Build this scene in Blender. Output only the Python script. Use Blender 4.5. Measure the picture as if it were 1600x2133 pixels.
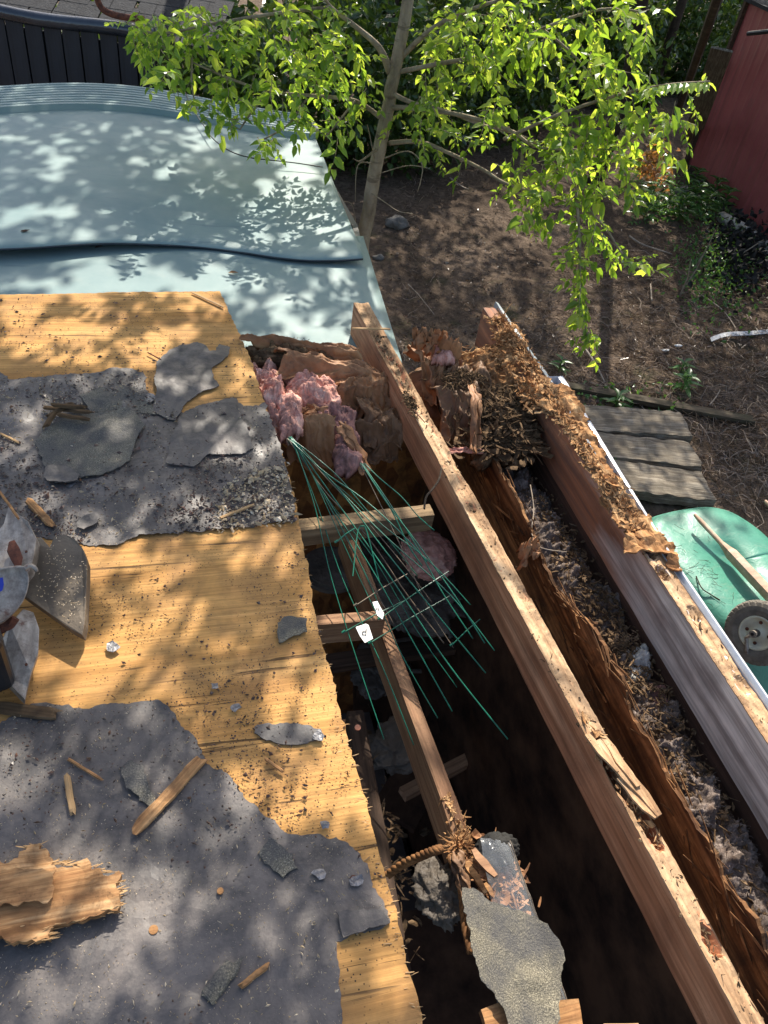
import bpy, bmesh, math, random
from mathutils import Vector, Matrix, noise, geometry
C = bpy.context; S = C.scene
for o in list(bpy.data.objects): bpy.data.objects.remove(o)
random.seed(7)
# ------------------------------------------------------------------ camera
F = 1600.0; H = 1.5
TH, RO, PHI = math.radians(42), math.radians(10), math.radians(20.3)
RM = Matrix.Rotation(-PHI, 3, 'Z') @ Matrix.Rotation(math.pi/2-TH, 3, 'X') @ Matrix.Rotation(RO, 3, 'Z')
CAM = Vector((0, 0, H))
cd = bpy.data.cameras.new('camera'); cam = bpy.data.objects.new('camera', cd); S.collection.objects.link(cam)
cam.matrix_world = Matrix.Translation(CAM) @ RM.to_4x4()
cd.sensor_fit = 'VERTICAL'; cd.sensor_height = 36.0; cd.lens = 36.0*F/2133.0
cd.clip_start = 0.02; cd.clip_end = 400
S.camera = cam
S.render.resolution_x = 768; S.render.resolution_y = 1024
# ------------------------------------------------------------------ light
SUN_EL, SUN_AZ = 42.0, 19.0          # azimuth clockwise from +Y
w = bpy.data.worlds.new("World"); S.world = w; w.use_nodes = True
wn = w.node_tree; bg = wn.nodes['Background']
sky = wn.nodes.new('ShaderNodeTexSky'); sky.sky_type = 'NISHITA'; sky.sun_disc = False
sky.sun_elevation = math.radians(SUN_EL); sky.sun_rotation = math.radians(SUN_AZ); sky.dust_density = 3.0; sky.ozone_density = 0.6
wn.links.new(sky.outputs[0], bg.inputs[0]); bg.inputs[1].default_value = 0.15
sl = bpy.data.lights.new('sun', 'SUN'); sl.energy = 4.8; sl.angle = math.radians(0.5); sl.color = (1, .93, .82)
so = bpy.data.objects.new('sun', sl); S.collection.objects.link(so)
sd = Vector((math.sin(math.radians(SUN_AZ))*math.cos(math.radians(SUN_EL)),
             math.cos(math.radians(SUN_AZ))*math.cos(math.radians(SUN_EL)), math.sin(math.radians(SUN_EL))))
so.rotation_euler = sd.to_track_quat('Z', 'Y').to_euler(); so.location = sd*30
S.view_settings.view_transform = 'Standard'; S.view_settings.look = 'None'
S.view_settings.exposure = 0.72; S.view_settings.gamma = 1

# ------------------------------------------------------------------ geometry of the view used to measure the place
def ray(px, py): return RM @ Vector(((px-800)/F, (1066.5-py)/F, -1))
def P(px, py, z=0.0):
    d = ray(px, py); return CAM + d*((z-H)/d.z)
HEAD = Vector((math.sin(PHI), math.cos(PHI), 0))
def Q(px, py, dist):
    d = ray(px, py); return CAM + d*(dist/d.dot(HEAD))
def fbm(v, s=1.0, o=4, seed=0):
    return noise.fractal(Vector(v)*s + Vector((seed*7.3, seed*3.1, seed*1.7)), 1.0, 2.0, o)
def rnd(a, b): return random.uniform(a, b)
def rv(s=1.0): return Vector((rnd(-s, s), rnd(-s, s), rnd(-s, s)))

# ------------------------------------------------------------------ objects
WM = {}
class MB:
    def __init__(s): s.v = []; s.f = []
    def add(s, vs, fs):
        b = len(s.v); s.v += [Vector(v) for v in vs]; s.f += [[b+i for i in f] for f in fs]
    def box(s, a, b):
        x0, y0, z0 = a; x1, y1, z1 = b
        s.add([(x0,y0,z0),(x1,y0,z0),(x1,y1,z0),(x0,y1,z0),(x0,y0,z1),(x1,y0,z1),(x1,y1,z1),(x0,y1,z1)],
              [(0,3,2,1),(4,5,6,7),(0,1,5,4),(1,2,6,5),(2,3,7,6),(3,0,4,7)])
    def prism(s, M, sx, sy, sz):       # box of size centred at M
        vs = [M @ Vector((x*sx/2, y*sy/2, z*sz/2)) for x, y, z in
              [(-1,-1,-1),(1,-1,-1),(1,1,-1),(-1,1,-1),(-1,-1,1),(1,-1,1),(1,1,1),(-1,1,1)]]
        s.add(vs, [(0,3,2,1),(4,5,6,7),(0,1,5,4),(1,2,6,5),(2,3,7,6),(3,0,4,7)])
    def tube(s, pts, rad, n=8, caps=True):
        pts = [Vector(p) for p in pts]
        if not hasattr(rad, '__len__'): rad = [rad]*len(pts)
        if len(rad) != len(pts):
            R_ = rad; rad = []
            for i in range(len(pts)):
                f = i/(len(pts)-1)*(len(R_)-1); k = min(int(f), len(R_)-2); rad.append(R_[k]+(R_[k+1]-R_[k])*(f-k))
        up = Vector((0.03, 0.02, 1)); vs = []; fs = []
        t0 = (pts[1]-pts[0]).normalized(); a = t0.cross(up)
        if a.length < .05: a = t0.cross(Vector((1, 0, 0)))
        a.normalize()
        for i, p in enumerate(pts):
            t = (pts[min(i+1, len(pts)-1)]-pts[max(i-1, 0)]).normalized()
            a = (a - t*a.dot(t)).normalized(); b = t.cross(a)
            for k in range(n):
                an = 2*math.pi*k/n; vs.append(p + (a*math.cos(an)+b*math.sin(an))*rad[i])
        for i in range(len(pts)-1):
            for k in range(n):
                k2 = (k+1) % n; fs.append((i*n+k, i*n+k2, (i+1)*n+k2, (i+1)*n+k))
        if caps: fs.append(tuple(range(n))[::-1]); fs.append(tuple((len(pts)-1)*n+k for k in range(n)))
        s.add(vs, fs)
    def grid(s, rows, thick=0.0, nrm=None):      # rows of points; optional thickness downwards along nrm
        m, n = len(rows), len(rows[0]); vs = [Vector(p) for r in rows for p in r]; fs = []
        for i in range(m-1):
            for j in range(n-1): fs.append((i*n+j, i*n+j+1, (i+1)*n+j+1, (i+1)*n+j))
        if thick:
            d = Vector(nrm or (0, 0, -1))*thick; N = m*n
            vs += [v+d for v in vs[:N]]
            fs += [tuple(N+k for k in f[::-1]) for f in fs]
            ring = [j for j in range(n)]+[i*n+n-1 for i in range(1, m)]+[(m-1)*n+j for j in range(n-2, -1, -1)]+[i*n for i in range(m-2, 0, -1)]
            for a, b in zip(ring, ring[1:]+ring[:1]): fs.append((b, a, a+N, b+N))
        s.add(vs, fs)
    def build(s, name, mat=None, parent=None, label=None, cat=None, group=None, kind=None, M=None, smooth=False, mats=None):
        if M is None:
            if parent is not None and parent.get('_beam'): M = WM[parent.name]
            else:
                xs = [v.x for v in s.v]; ys = [v.y for v in s.v]; zs = [v.z for v in s.v]
                M = Matrix.Translation(((min(xs)+max(xs))/2, (min(ys)+max(ys))/2, min(zs)))
        Mi = M.inverted()
        me = bpy.data.meshes.new(name); me.from_pydata([Mi @ v for v in s.v], [], s.f); me.update()
        if smooth: me.polygons.foreach_set('use_smooth', [True]*len(me.polygons))
        me.materials.append(mat)
        o = bpy.data.objects.new(name, me); S.collection.objects.link(o)
        return place(o, M, parent, label, cat, group, kind)
def place(o, M, parent=None, label=None, cat=None, group=None, kind=None):
    WM[o.name] = M
    if parent is not None:
        o.parent = parent; o.matrix_basis = WM[parent.name].inverted() @ M
    else: o.matrix_basis = M
    if label: o['label'] = label
    if cat: o['category'] = cat
    if group: o['group'] = group
    if kind: o['kind'] = kind
    return o
def empty(name, loc, label, cat, group=None, M=None):
    o = bpy.data.objects.new(name, None); S.collection.objects.link(o); o.empty_display_size = .1
    return place(o, M or Matrix.Translation(loc), None, label, cat, group)
def bevel(o, wd=.003, seg=2):
    m = o.modifiers.new('bevel', 'BEVEL'); m.width = wd; m.segments = seg; m.limit_method = 'ANGLE'; return o
# ------------------------------------------------------------------ materials
def col(c): return (*c, 1.0)
class NT:
    def __init__(s, name):
        s.m = bpy.data.materials.new(name); s.m.use_nodes = True; s.t = s.m.node_tree; s.b = s.t.nodes['Principled BSDF']
        s.out = s.t.nodes['Material Output']
        s.tc = s.n('ShaderNodeTexCoord')
    def n(s, ty, **kw):
        nd = s.t.nodes.new(ty)
        for k, v in kw.items(): setattr(nd, k, v)
        return nd
    def L(s, a, b): s.t.links.new(a, b)
    def map(s, scale=(1,1,1), rot=(0,0,0), loc=(0,0,0)):
        m = s.n('ShaderNodeMapping'); m.inputs['Scale'].default_value = scale; m.inputs['Rotation'].default_value = rot
        m.inputs['Location'].default_value = loc; s.L(s.tc.outputs['Object'], m.inputs[0]); return m.outputs[0]
    def noise(s, vec, scale, detail=6, rough=.6, dist=0.0):
        n = s.n('ShaderNodeTexNoise'); s.L(vec, n.inputs['Vector']); n.inputs['Scale'].default_value = scale
        n.inputs['Detail'].default_value = detail; n.inputs['Roughness'].default_value = rough; n.inputs['Distortion'].default_value = dist
        return n.outputs['Fac']
    def voro(s, vec, scale, feat='F1', out='Distance', rand=1.0):
        n = s.n('ShaderNodeTexVoronoi', feature=feat); s.L(vec, n.inputs['Vector']); n.inputs['Scale'].default_value = scale
        n.inputs['Randomness'].default_value = rand
        return n.outputs[out]
    def ramp(s, fac, stops, interp='LINEAR'):
        r = s.n('ShaderNodeValToRGB'); r.color_ramp.interpolation = interp; s.L(fac, r.inputs[0]); e = r.color_ramp.elements
        while len(e) < len(stops): e.new(.5)
        for i, (p, c) in enumerate(stops):
            e[i].position = p; e[i].color = col(c) if hasattr(c, '__len__') else (c, c, c, 1)
        return r.outputs[0]
    def mix(s, fac, a, b, mode='MIX'):
        m = s.n('ShaderNodeMix', data_type='RGBA', blend_type=mode)
        for sock, v in ((m.inputs[0], fac), (m.inputs[6], a), (m.inputs[7], b)):
            if hasattr(v, 'is_output'): s.L(v, sock)
            elif hasattr(v, '__len__'): sock.default_value = col(v)
            else: sock.default_value = v
        return m.outputs[2]
    def math(s, op, a, b=0.0):
        m = s.n('ShaderNodeMath', operation=op)
        for i, v in enumerate((a, b)):
            if hasattr(v, 'is_output'): s.L(v, m.inputs[i])
            else: m.inputs[i].default_value = v
        return m.outputs[0]
    def bump(s, h, strength=.4, dist=.004, prev=None):
        b = s.n('ShaderNodeBump'); b.inputs['Strength'].default_value = strength; b.inputs['Distance'].default_value = dist
        s.L(h, b.inputs['Height'])
        if prev: s.L(prev, b.inputs['Normal'])
        s.L(b.outputs[0], s.b.inputs['Normal']); return b.outputs[0]
    def done(s, color, rough=.7, metal=0.0, spec=.5):
        for sock, v in ((s.b.inputs['Base Color'], color), (s.b.inputs['Roughness'], rough), (s.b.inputs['Metallic'], metal), (s.b.inputs['Specular IOR Level'], spec)):
            if hasattr(v, 'is_output'): s.L(v, sock)
            elif hasattr(v, '__len__'): sock.default_value = col(v)
            else: sock.default_value = v
        return s.m

def wood(name, cs, axis='X', grime=.5, grimec=(.05,.035,.025), rough=.75, grain=1.0, fine=60, cracks=.5, speck=.4, spec=.3, bumpd=.003, gs=4.0, fnk=.75, ckt=.29):
    """cs: three wood tones; grain runs along the given object axis"""
    t = NT(name)
    def st(k): return {'X': (k, 1, 1), 'Y': (1, k, 1), 'Z': (1, 1, k)}[axis]
    v1 = t.map(st(.10)); v2 = t.map(st(.035)); v3 = t.map()
    big = t.noise(v1, 9*grain, 5, .55, 1.2)
    base = t.ramp(big, [(.32, cs[0]), (.5, cs[1]), (.68, cs[2])])
    fn = t.noise(v2, fine, 4, .65, .3)
    base = t.mix(t.ramp(fn, [(.38, fnk), (.62, 0.0)]), base, [c*.55 for c in cs[0]])
    ck = t.noise(v2, fine*.45, 3, .7, .8)
    ckm = t.ramp(ck, [(ckt, cracks), (ckt+.04, 0.0)])
    base = t.mix(ckm, base, (.03, .02, .012))
    gm = t.ramp(t.noise(v3, gs, 6, .68, .4), [(.46, 0.0), (.7, grime)])
    base = t.mix(gm, base, grimec)
    sp = t.voro(v3, 130); spm = t.noise(v3, 11, 4, .7)
    sm = t.math('MULTIPLY', t.ramp(sp, [(.16, speck), (.24, 0.0)]), t.ramp(spm, [(.45, 0.0), (.6, 1.0)]))
    base = t.mix(sm, base, (.03, .022, .018))
    h = t.mix(.5, fn, t.ramp(ck, [(.28, 0.0), (.36, 1.0)]))
    b = t.bump(h, .6, bumpd)
    t.bump(t.noise(v3, 90, 4, .6), .3, .002, b)
    return t.done(base, rough, 0, spec)

M_ply = wood('weathered plywood', [(.50,.245,.070), (.65,.345,.108), (.75,.425,.15)], 'X', .75, (.24,.135,.06), .75, .9, 110, .8, 1.0, .2, .005, 5.0, .55, .345)
M_plyedge = wood('plywood splinter', [(.45,.26,.11), (.6,.38,.18), (.7,.48,.26)], 'X', .3)
M_redwood = wood('reddish rafter wood', [(.42,.16,.07), (.58,.255,.125), (.72,.385,.21)], 'X', .45, (.07,.03,.02), .7, 1.2, 60, .7, .3)
M_raftertop = wood('pale rafter top', [(.40,.22,.11), (.62,.40,.22), (.74,.52,.31)], 'X', .75, (.10,.06,.035), .85, 2.0, 50, .9, .9, .2, .006, 14.0)
M_greywood = wood('grey board wood', [(.24,.19,.18), (.36,.30,.29), (.44,.38,.37)], 'X', .6, (.09,.055,.045), .75, 1.1, 45, .8, .2, .3, .003, 2.0)
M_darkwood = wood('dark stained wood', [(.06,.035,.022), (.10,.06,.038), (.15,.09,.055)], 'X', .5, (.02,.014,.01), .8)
M_joist = wood('joist wood', [(.30,.15,.08), (.42,.24,.13), (.52,.33,.19)], 'X', .6, (.12,.07,.04), .8, 1, 60, .6, .5)
M_block = wood('blocking wood', [(.30,.19,.10), (.42,.29,.15), (.52,.38,.22)], 'X', .5, (.10,.07,.045), .8)
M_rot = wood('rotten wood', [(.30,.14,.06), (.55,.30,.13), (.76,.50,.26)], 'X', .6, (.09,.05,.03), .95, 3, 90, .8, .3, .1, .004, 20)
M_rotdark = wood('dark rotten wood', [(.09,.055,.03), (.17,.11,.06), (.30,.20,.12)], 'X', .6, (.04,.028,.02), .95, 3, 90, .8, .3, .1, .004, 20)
M_fascia = wood('dark brown fascia', [(.07,.035,.022), (.12,.06,.038), (.17,.09,.055)], 'Y', .5, (.03,.02,.014), .8)
M_plank = wood('mossy plank', [(.07,.05,.035), (.11,.085,.055), (.16,.125,.08)], 'X', .6, (.06,.06,.025), .85)
M_slab = wood('weathered slab wood', [(.16,.13,.10), (.28,.24,.18), (.38,.33,.26)], 'X', .5, (.07,.06,.045), .9, 3, 70, .9, .3, .1, .01)

def m_outer():
    t = NT('half greyed rafter wood'); v = t.map(); vs = t.map((.035, 1, 1)); vb = t.map((.1, 1, 1))
    sx = t.n('ShaderNodeSeparateXYZ'); t.L(t.tc.outputs['Object'], sx.inputs[0])
    f = t.math('ADD', t.math('MULTIPLY', sx.outputs[0], .4), t.math('MULTIPLY', t.noise(t.map((.5, 2, 2)), 3, 5, .6), .5))
    big = t.noise(vb, 10, 5, .55, 1.2)
    red = t.ramp(big, [(.32, (.22,.085,.04)), (.5, (.40,.165,.08)), (.68, (.54,.26,.14))])
    gry = t.ramp(big, [(.32, (.62,.53,.45)), (.5, (.78,.69,.60)), (.68, (.88,.79,.69))])
    base = t.mix(t.ramp(f, [(.74, 0.0), (.88, 1.0)]), red, gry)
    fn = t.noise(vs, 55, 4, .65, .3); base = t.mix(t.ramp(fn, [(.38, .6), (.62, 0.0)]), base, (.10,.07,.06))
    base = t.mix(t.ramp(t.noise(t.map((.6, 1, 1)), 5, 5, .6), [(.55, 0.0), (.72, .5)]), base, (.10,.075,.065))
    t.bump(fn, .6, .003)
    return t.done(base, .72, 0, .3)
M_outer = m_outer()
def m_tar():
    t = NT('tar paper'); v = t.map(); v2 = t.map((.35, 1, 1), (0, 0, .5))
    base = t.ramp(t.noise(v2, 3.0, 6, .6, .6), [(.35, (.040,.036,.035)), (.65, (.088,.079,.075))])
    dust = t.ramp(t.noise(v, 6, 9, .8, .5), [(.42, 0.0), (.7, .6)])
    base = t.mix(dust, base, (.30,.25,.21))
    fl = t.voro(t.map((1, 2.2, 1), (0, 0, .7)), 150)
    flm = t.math('MULTIPLY', t.ramp(fl, [(.10, .8), (.15, 0.0)]), t.ramp(t.noise(v, 18, 3, .6), [(.5, 0.0), (.6, 1.0)]))
    base = t.mix(flm, base, (.40,.34,.26))
    b = t.bump(t.noise(v2, 5, 5, .55), .7, .01); t.bump(t.noise(v, 160, 3, .6), .35, .0015, b)
    return t.done(base, t.ramp(t.noise(v, 9, 4, .6), [(.3, .42), (.7, .7)]), 0, .5)
M_tar = m_tar()
def m_grit(name, c, hi):
    t = NT(name); v = t.map()
    base = t.ramp(t.noise(v, 380, 2, .7), [(.35, [k*.35 for k in c]), (.55, c), (.72, hi)])
    base = t.mix(t.ramp(t.noise(v, 7, 5, .65), [(.42, .75), (.6, 0.0)]), base, (.045,.045,.05))
    b = t.bump(t.noise(v, 200, 3, .7), 1.0, .003); t.bump(t.noise(v, 6, 4, .5), .6, .01, b)
    return t.done(base, .75, 0, .6)
M_grit = m_grit('granular shingle', (.15,.135,.10), (.40,.37,.28))
M_grit2 = m_grit('pale granular shingle', (.19,.165,.11), (.44,.39,.265))
def m_vinyl():
    t = NT('pale blue vinyl'); v = t.map(); vs = t.map((.12, 1, 1))
    base = t.ramp(t.noise(v, 2.2, 5, .6, .5), [(.3, (.18,.272,.275)), (.7, (.29,.375,.355))])
    ln = t.ramp(t.noise(vs, 22, 4, .6), [(.30, .5), (.36, 0.0)])
    base = t.mix(ln, base, (.15,.21,.23))
    base = t.mix(t.ramp(t.noise(v, 5, 7, .7), [(.5, 0.0), (.75, .3)]), base, (.33,.36,.32))
    sp = t.ramp(t.voro(v, 45), [(.05, .7), (.09, 0.0)])
    base = t.mix(t.math('MULTIPLY', sp, t.ramp(t.noise(v, 6, 3), [(.5, 0.0), (.6, 1.0)])), base, (.10,.09,.07))
    t.bump(t.noise(vs, 9, 4, .5), .25, .006)
    return t.done(base, t.ramp(t.noise(v, 6, 5, .6), [(.3, .5), (.7, .7)]), 0, .3)
M_vinyl = m_vinyl()
def plain(name, c, c2=None, scale=12, rough=.6, metal=0, spec=.5, bump=.2, bd=.002, bs=60, detail=5):
    t = NT(name); v = t.map(); c2 = c2 or [k*.6 for k in c]
    base = t.ramp(t.noise(v, scale, detail, .65), [(.35, c2), (.65, c)])
    t.bump(t.noise(v, bs, 4, .6), bump, bd)
    return t.done(base, rough, metal, spec)
M_gutter = plain('gutter aluminium', (.80,.81,.83), (.62,.64,.68), 14, .35, .1, .5, .1)
M_flash = plain('flashing metal', (.48,.52,.55), (.33,.37,.40), 10, .4, .4)
def m_cast():
    t = NT('dirty cast metal'); v = t.map(); vs = t.map((1, .12, 1), (0, 0, .3))
    base = t.ramp(t.noise(vs, 60, 4, .6), [(.35, (.26,.22,.18)), (.65, (.48,.42,.35))])
    base = t.mix(t.ramp(t.noise(v, 14, 7, .75), [(.45, 0.0), (.62, .85)]), base, (.13,.095,.07))
    base = t.mix(t.ramp(t.noise(t.map(loc=(5, 2, 1)), 22, 6, .7), [(.60, 0.0), (.68, .8)]), base, (.13,.05,.03))
    t.bump(t.noise(v, 90, 4, .6), .3, .002)
    return t.done(base, .5, .25, .5)
M_cast = m_cast()
M_plate = plain('dusty steel plate', (.21,.165,.115), (.085,.066,.048), 6, .65, .1, .5, .5, .003, 90)
M_blade = plain('saw blade steel', (.55,.58,.62), (.35,.37,.4), 10, .3, .9)
M_blue = plain('blue decal', (.02,.05,.45), (.02,.04,.35), 5, .4)
M_rust = plain('rust', (.22,.075,.04), (.06,.025,.018), 40, .9, .1)
M_black = plain('black plastic', (.02,.02,.022), (.012,.012,.014), 8, .4)
M_blackwet = plain('black glossy pipe', (.03,.04,.055), (.015,.02,.03), 6, .22, 0, .8, .4, .02, 7)
def m_fuzzy(name, c1, c2, c3, s=18, dirt=.55):
    t = NT(name); v = t.map()
    base = t.ramp(t.noise(v, s, 7, .75, .8), [(.3, c1), (.5, c2), (.68, c3)])
    base = t.mix(t.ramp(t.noise(t.map(loc=(3, 1, 2)), s*.8, 6, .7), [(.5, 0.0), (.68, dirt)]), base, (.13,.08,.055))
    b = t.bump(t.noise(v, s*5, 6, .8, .5), .5, .004)
    t.b.inputs['Subsurface Weight'].default_value = .0
    return t.done(base, 1.0, 0, 0.0)
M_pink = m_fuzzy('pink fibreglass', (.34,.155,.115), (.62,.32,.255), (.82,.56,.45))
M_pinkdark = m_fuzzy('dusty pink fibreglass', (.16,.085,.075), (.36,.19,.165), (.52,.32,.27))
M_greyfluff = m_fuzzy('grey loose insulation', (.05,.038,.03), (.17,.135,.115), (.40,.33,.29), 34)
M_whitefluff = m_fuzzy('white fluff', (.38,.36,.33), (.5,.48,.44), (.62,.6,.56), 14)
def m_kraft(name='kraft paper', cs=((.15,.062,.025), (.34,.16,.068), (.50,.27,.12))):
    t = NT(name); v = t.map()
    base = t.ramp(t.noise(v, 6, 6, .65, .5), [(.3, cs[0]), (.5, cs[1]), (.7, cs[2])])
    base = t.mix(t.ramp(t.noise(v, 26, 6, .7), [(.55, 0.0), (.7, .6)]), base, (.05,.032,.022))
    b = t.bump(t.voro(t.map((1, .5, 1)), 16, 'SMOOTH_F1'), .5, .012); t.bump(t.noise(v, 40, 5, .6), .4, .004, b)
    return t.done(base, .62, 0, .4)
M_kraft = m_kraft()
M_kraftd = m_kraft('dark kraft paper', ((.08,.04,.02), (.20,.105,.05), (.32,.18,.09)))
def m_osb():
    t = NT('oriented strand board'); 
    v = t.map((1, 1, .35), (.3, .2, .4)); 
    cellc = t.voro(v, 26, 'F1', 'Color'); sep = t.n('ShaderNodeSeparateColor'); t.L(cellc, sep.inputs[0])
    base = t.ramp(sep.outputs[0], [(0, (.16,.055,.015)), (.5, (.32,.13,.035)), (1, (.46,.21,.06))])
    base = t.mix(t.ramp(t.noise(t.map(), 5, 6, .7), [(.4, 0.0), (.65, .85)]), base, (.035,.018,.01))
    t.bump(t.mix(.5, sep.outputs[1], t.noise(t.map((1,1,.2)), 60, 4, .6)), .6, .004)
    return t.done(base, .8, 0, .2)
M_osb = m_osb()
M_lining = wood('rotten orange strand board', [(.09,.04,.018), (.26,.125,.05), (.46,.24,.10)], 'Y', .95, (.03,.018,.012), .85, 2.2, 60, .8, .3, .2, .006, 7)  # heavy dark patches: grime, and painted shade of voids in the board
M_wire = plain('green coated wire', (.015,.20,.115), (.01,.12,.07), 25, .3, 0, .6, 0)
M_wirerust = plain('bare rusty wire', (.30,.22,.15), (.12,.10,.07), 40, .5, .3)
M_tag = plain('white plastic tag', (.75,.75,.73), (.55,.55,.52), 30, .5)
M_ink = plain('black ink', (.01,.01,.01), (.01,.01,.01), 5, .6)
def m_green():
    t = NT('green wheelbarrow plastic'); v = t.map()
    base = t.ramp(t.noise(v, 3, 6, .65), [(.3, (.05,.22,.155)), (.7, (.10,.33,.23))])
    base = t.mix(t.ramp(t.noise(t.map((1,3,1)), 7, 6, .7), [(.55, 0.0), (.75, .4)]), base, (.30,.38,.28))
    t.bump(t.noise(v, 14, 5, .6, .8), .5, .01)
    return t.done(base, .42, 0, .5)
M_green = m_green()
M_rubber = plain('dusty rubber', (.22,.19,.155), (.12,.105,.085), 20, .9)
M_cream = plain('cream wheel rim', (.78,.75,.58), (.60,.56,.42), 12, .5)
def m_ground():
    t = NT('dirt ground'); v = t.map()
    base = t.ramp(t.noise(v, .9, 8, .7, .4), [(.3, (.085,.060,.042)), (.5, (.165,.12,.085)), (.7, (.27,.20,.145))])
    base = t.mix(t.ramp(t.noise(v, 14, 8, .75), [(.4, .7), (.6, 0.0)]), base, (.05,.034,.023))
    sp = t.voro(v, 40); base = t.mix(t.math('MULTIPLY', t.ramp(sp, [(.08, .8), (.16, 0.0)]), t.ramp(t.noise(v, 9, 3), [(.5, 0.0), (.6, 1.0)])), base, (.26,.22,.18))
    base = t.mix(t.ramp(t.noise(v, 2.3, 5, .7), [(.56, 0.0), (.7, .5)]), base, (.04,.055,.02))
    b = t.bump(t.noise(v, 9, 8, .7), 1.0, .05); t.bump(t.noise(v, 60, 5, .7), .8, .012, b)
    return t.done(base, .95, 0, .1)
M_ground = m_ground()
def m_leaf(name, a, b, c, trans=.5):
    t = NT(name); g = t.n('ShaderNodeNewGeometry')
    base = t.ramp(g.outputs['Random Per Island'], [(0, a), (.55, b), (1, c)])
    t.done(base, .3, 0, .6)
    tr = t.n('ShaderNodeBsdfTranslucent'); mx = t.n('ShaderNodeMixShader'); mx.inputs[0].default_value = trans
    br = t.mix(1.0, base, (2.5, 2.15, .95), 'MULTIPLY'); t.L(br, tr.inputs[0])
    t.L(t.b.outputs[0], mx.inputs[1]); t.L(tr.outputs[0], mx.inputs[2]); t.L(mx.outputs[0], t.out.inputs[0])
    return t.m
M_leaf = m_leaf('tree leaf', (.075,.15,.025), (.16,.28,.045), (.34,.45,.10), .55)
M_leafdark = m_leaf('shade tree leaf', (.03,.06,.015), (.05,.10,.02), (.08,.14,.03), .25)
M_leafhigh = m_leaf('overhead shade leaf', (.07,.15,.022), (.13,.25,.04), (.2,.33,.06), .22)  # low translucency deepens the shade cast by the unseen overhead leaves
M_weed = m_leaf('weed leaf', (.05,.13,.035), (.08,.19,.05), (.12,.25,.07), .3)
M_deadleaf = m_leaf('dead leaf', (.13,.06,.03), (.24,.12,.06), (.36,.2,.1), .3)
def m_bark():
    t = NT('pale tree bark'); v = t.map((1, 1, .4)); r = t.map((1, 1, 6))
    base = t.ramp(t.noise(v, 12, 7, .7), [(.3, (.15,.115,.08)), (.5, (.32,.255,.18)), (.7, (.47,.39,.29))])
    base = t.mix(t.ramp(t.noise(r, 5, 4, .6), [(.34, .6), (.42, 0.0)]), base, (.09,.065,.045))
    bb = t.bump(t.noise(r, 6, 6, .7), .8, .012); t.bump(t.noise(v, 60, 6, .75), .9, .006, bb)
    return t.done(base, .85, 0, .2)
M_bark = m_bark()
M_darkbark = plain('dark bark', (.07,.05,.035), (.03,.022,.016), 8, .9, 0, .2, .8, .02, 12)
M_straw = m_leaf('dry straw', (.12,.075,.045), (.20,.135,.085), (.36,.27,.19), .1)
M_fleck = m_leaf('sawdust fleck', (.34,.24,.12), (.55,.42,.25), (.75,.65,.48), .1)
M_crumb = m_leaf('dark crumb', (.03,.018,.012), (.07,.035,.022), (.13,.06,.035), .05)
def m_redwall():
    t = NT('faded red painted metal'); v = t.map(); s = t.map((1, 1, .12))
    base = t.ramp(t.noise(v, 1.6, 6, .65), [(.3, (.29,.065,.062)), (.7, (.42,.115,.105))])
    base = t.mix(t.ramp(t.noise(s, 7, 6, .7), [(.52, 0.0), (.7, .55)]), base, (.085,.03,.025))
    base = t.mix(t.ramp(t.noise(v, 3.5, 6, .7), [(.6, 0.0), (.72, .6)]), base, (.13,.10,.09))
    t.bump(t.noise(s, 12, 5, .6), .3, .01)
    return t.done(base, .5, 0, .4)
M_red = m_redwall()
M_slat = wood('black stained board', [(.010,.013,.020), (.016,.02,.03), (.028,.034,.048)], 'Z', .4, (.02,.022,.026), .6, 1, 30, .5, .2, .5)
M_shingle = plain('dark roof shingle', (.035,.037,.042), (.015,.016,.02), 14, .85, 0, .3, .8, .006, 60)
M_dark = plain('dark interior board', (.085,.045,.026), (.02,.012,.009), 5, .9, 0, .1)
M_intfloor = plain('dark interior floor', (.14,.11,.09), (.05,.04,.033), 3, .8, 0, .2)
M_wall = plain('weathered wall board', (.26,.25,.23), (.16,.15,.14), 4, .8)
M_stone = plain('grey stone', (.23,.21,.18), (.11,.10,.085), 9, .85, 0, .3, .9, .02, 14)
M_whitepipe = plain('dirty white plastic', (.62,.62,.58), (.25,.23,.2), 10, .5)
M_bone = plain('pale bare wood', (.45,.37,.28), (.28,.22,.16), 20, .8)
M_foil = plain('torn foil', (.27,.26,.26), (.07,.07,.075), 60, .4, .35, .6, .9, .003, 120)
M_charcoal = plain('black vine leaves', (.02,.018,.015), (.01,.01,.008), 20, .8)
M_cement = plain('black roof cement', (.05,.05,.055), (.03,.03,.033), 10, .45, 0, .6, .8, .004, 60)
def m_glassy():
    t = NT('clear plastic'); t.done((.75,.8,.85), .12, 0, .8)
    t.b.inputs['Transmission Weight'].default_value = 0; t.b.inputs['Alpha'].default_value = .16
    t.bump(t.noise(t.map(), 25, 3, .6), .4, .004); return t.m
M_clear = m_glassy()
M_bag = plain('dusty plastic bag', (.15,.125,.10), (.06,.05,.04), 7, .6, 0, .25, .9, .02, 16)
M_handle = wood('pinkish bare handle wood', [(.46,.29,.19), (.60,.41,.29), (.70,.51,.38)], 'X', .4, (.25,.14,.09), .7, 1, 60, .3, .4, .3, .002, 8, .3)
M_rope = wood('twisted brown rope', [(.16,.07,.025), (.30,.14,.05), (.42,.22,.09)], 'X', .4, (.06,.03,.015), .85)

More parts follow.
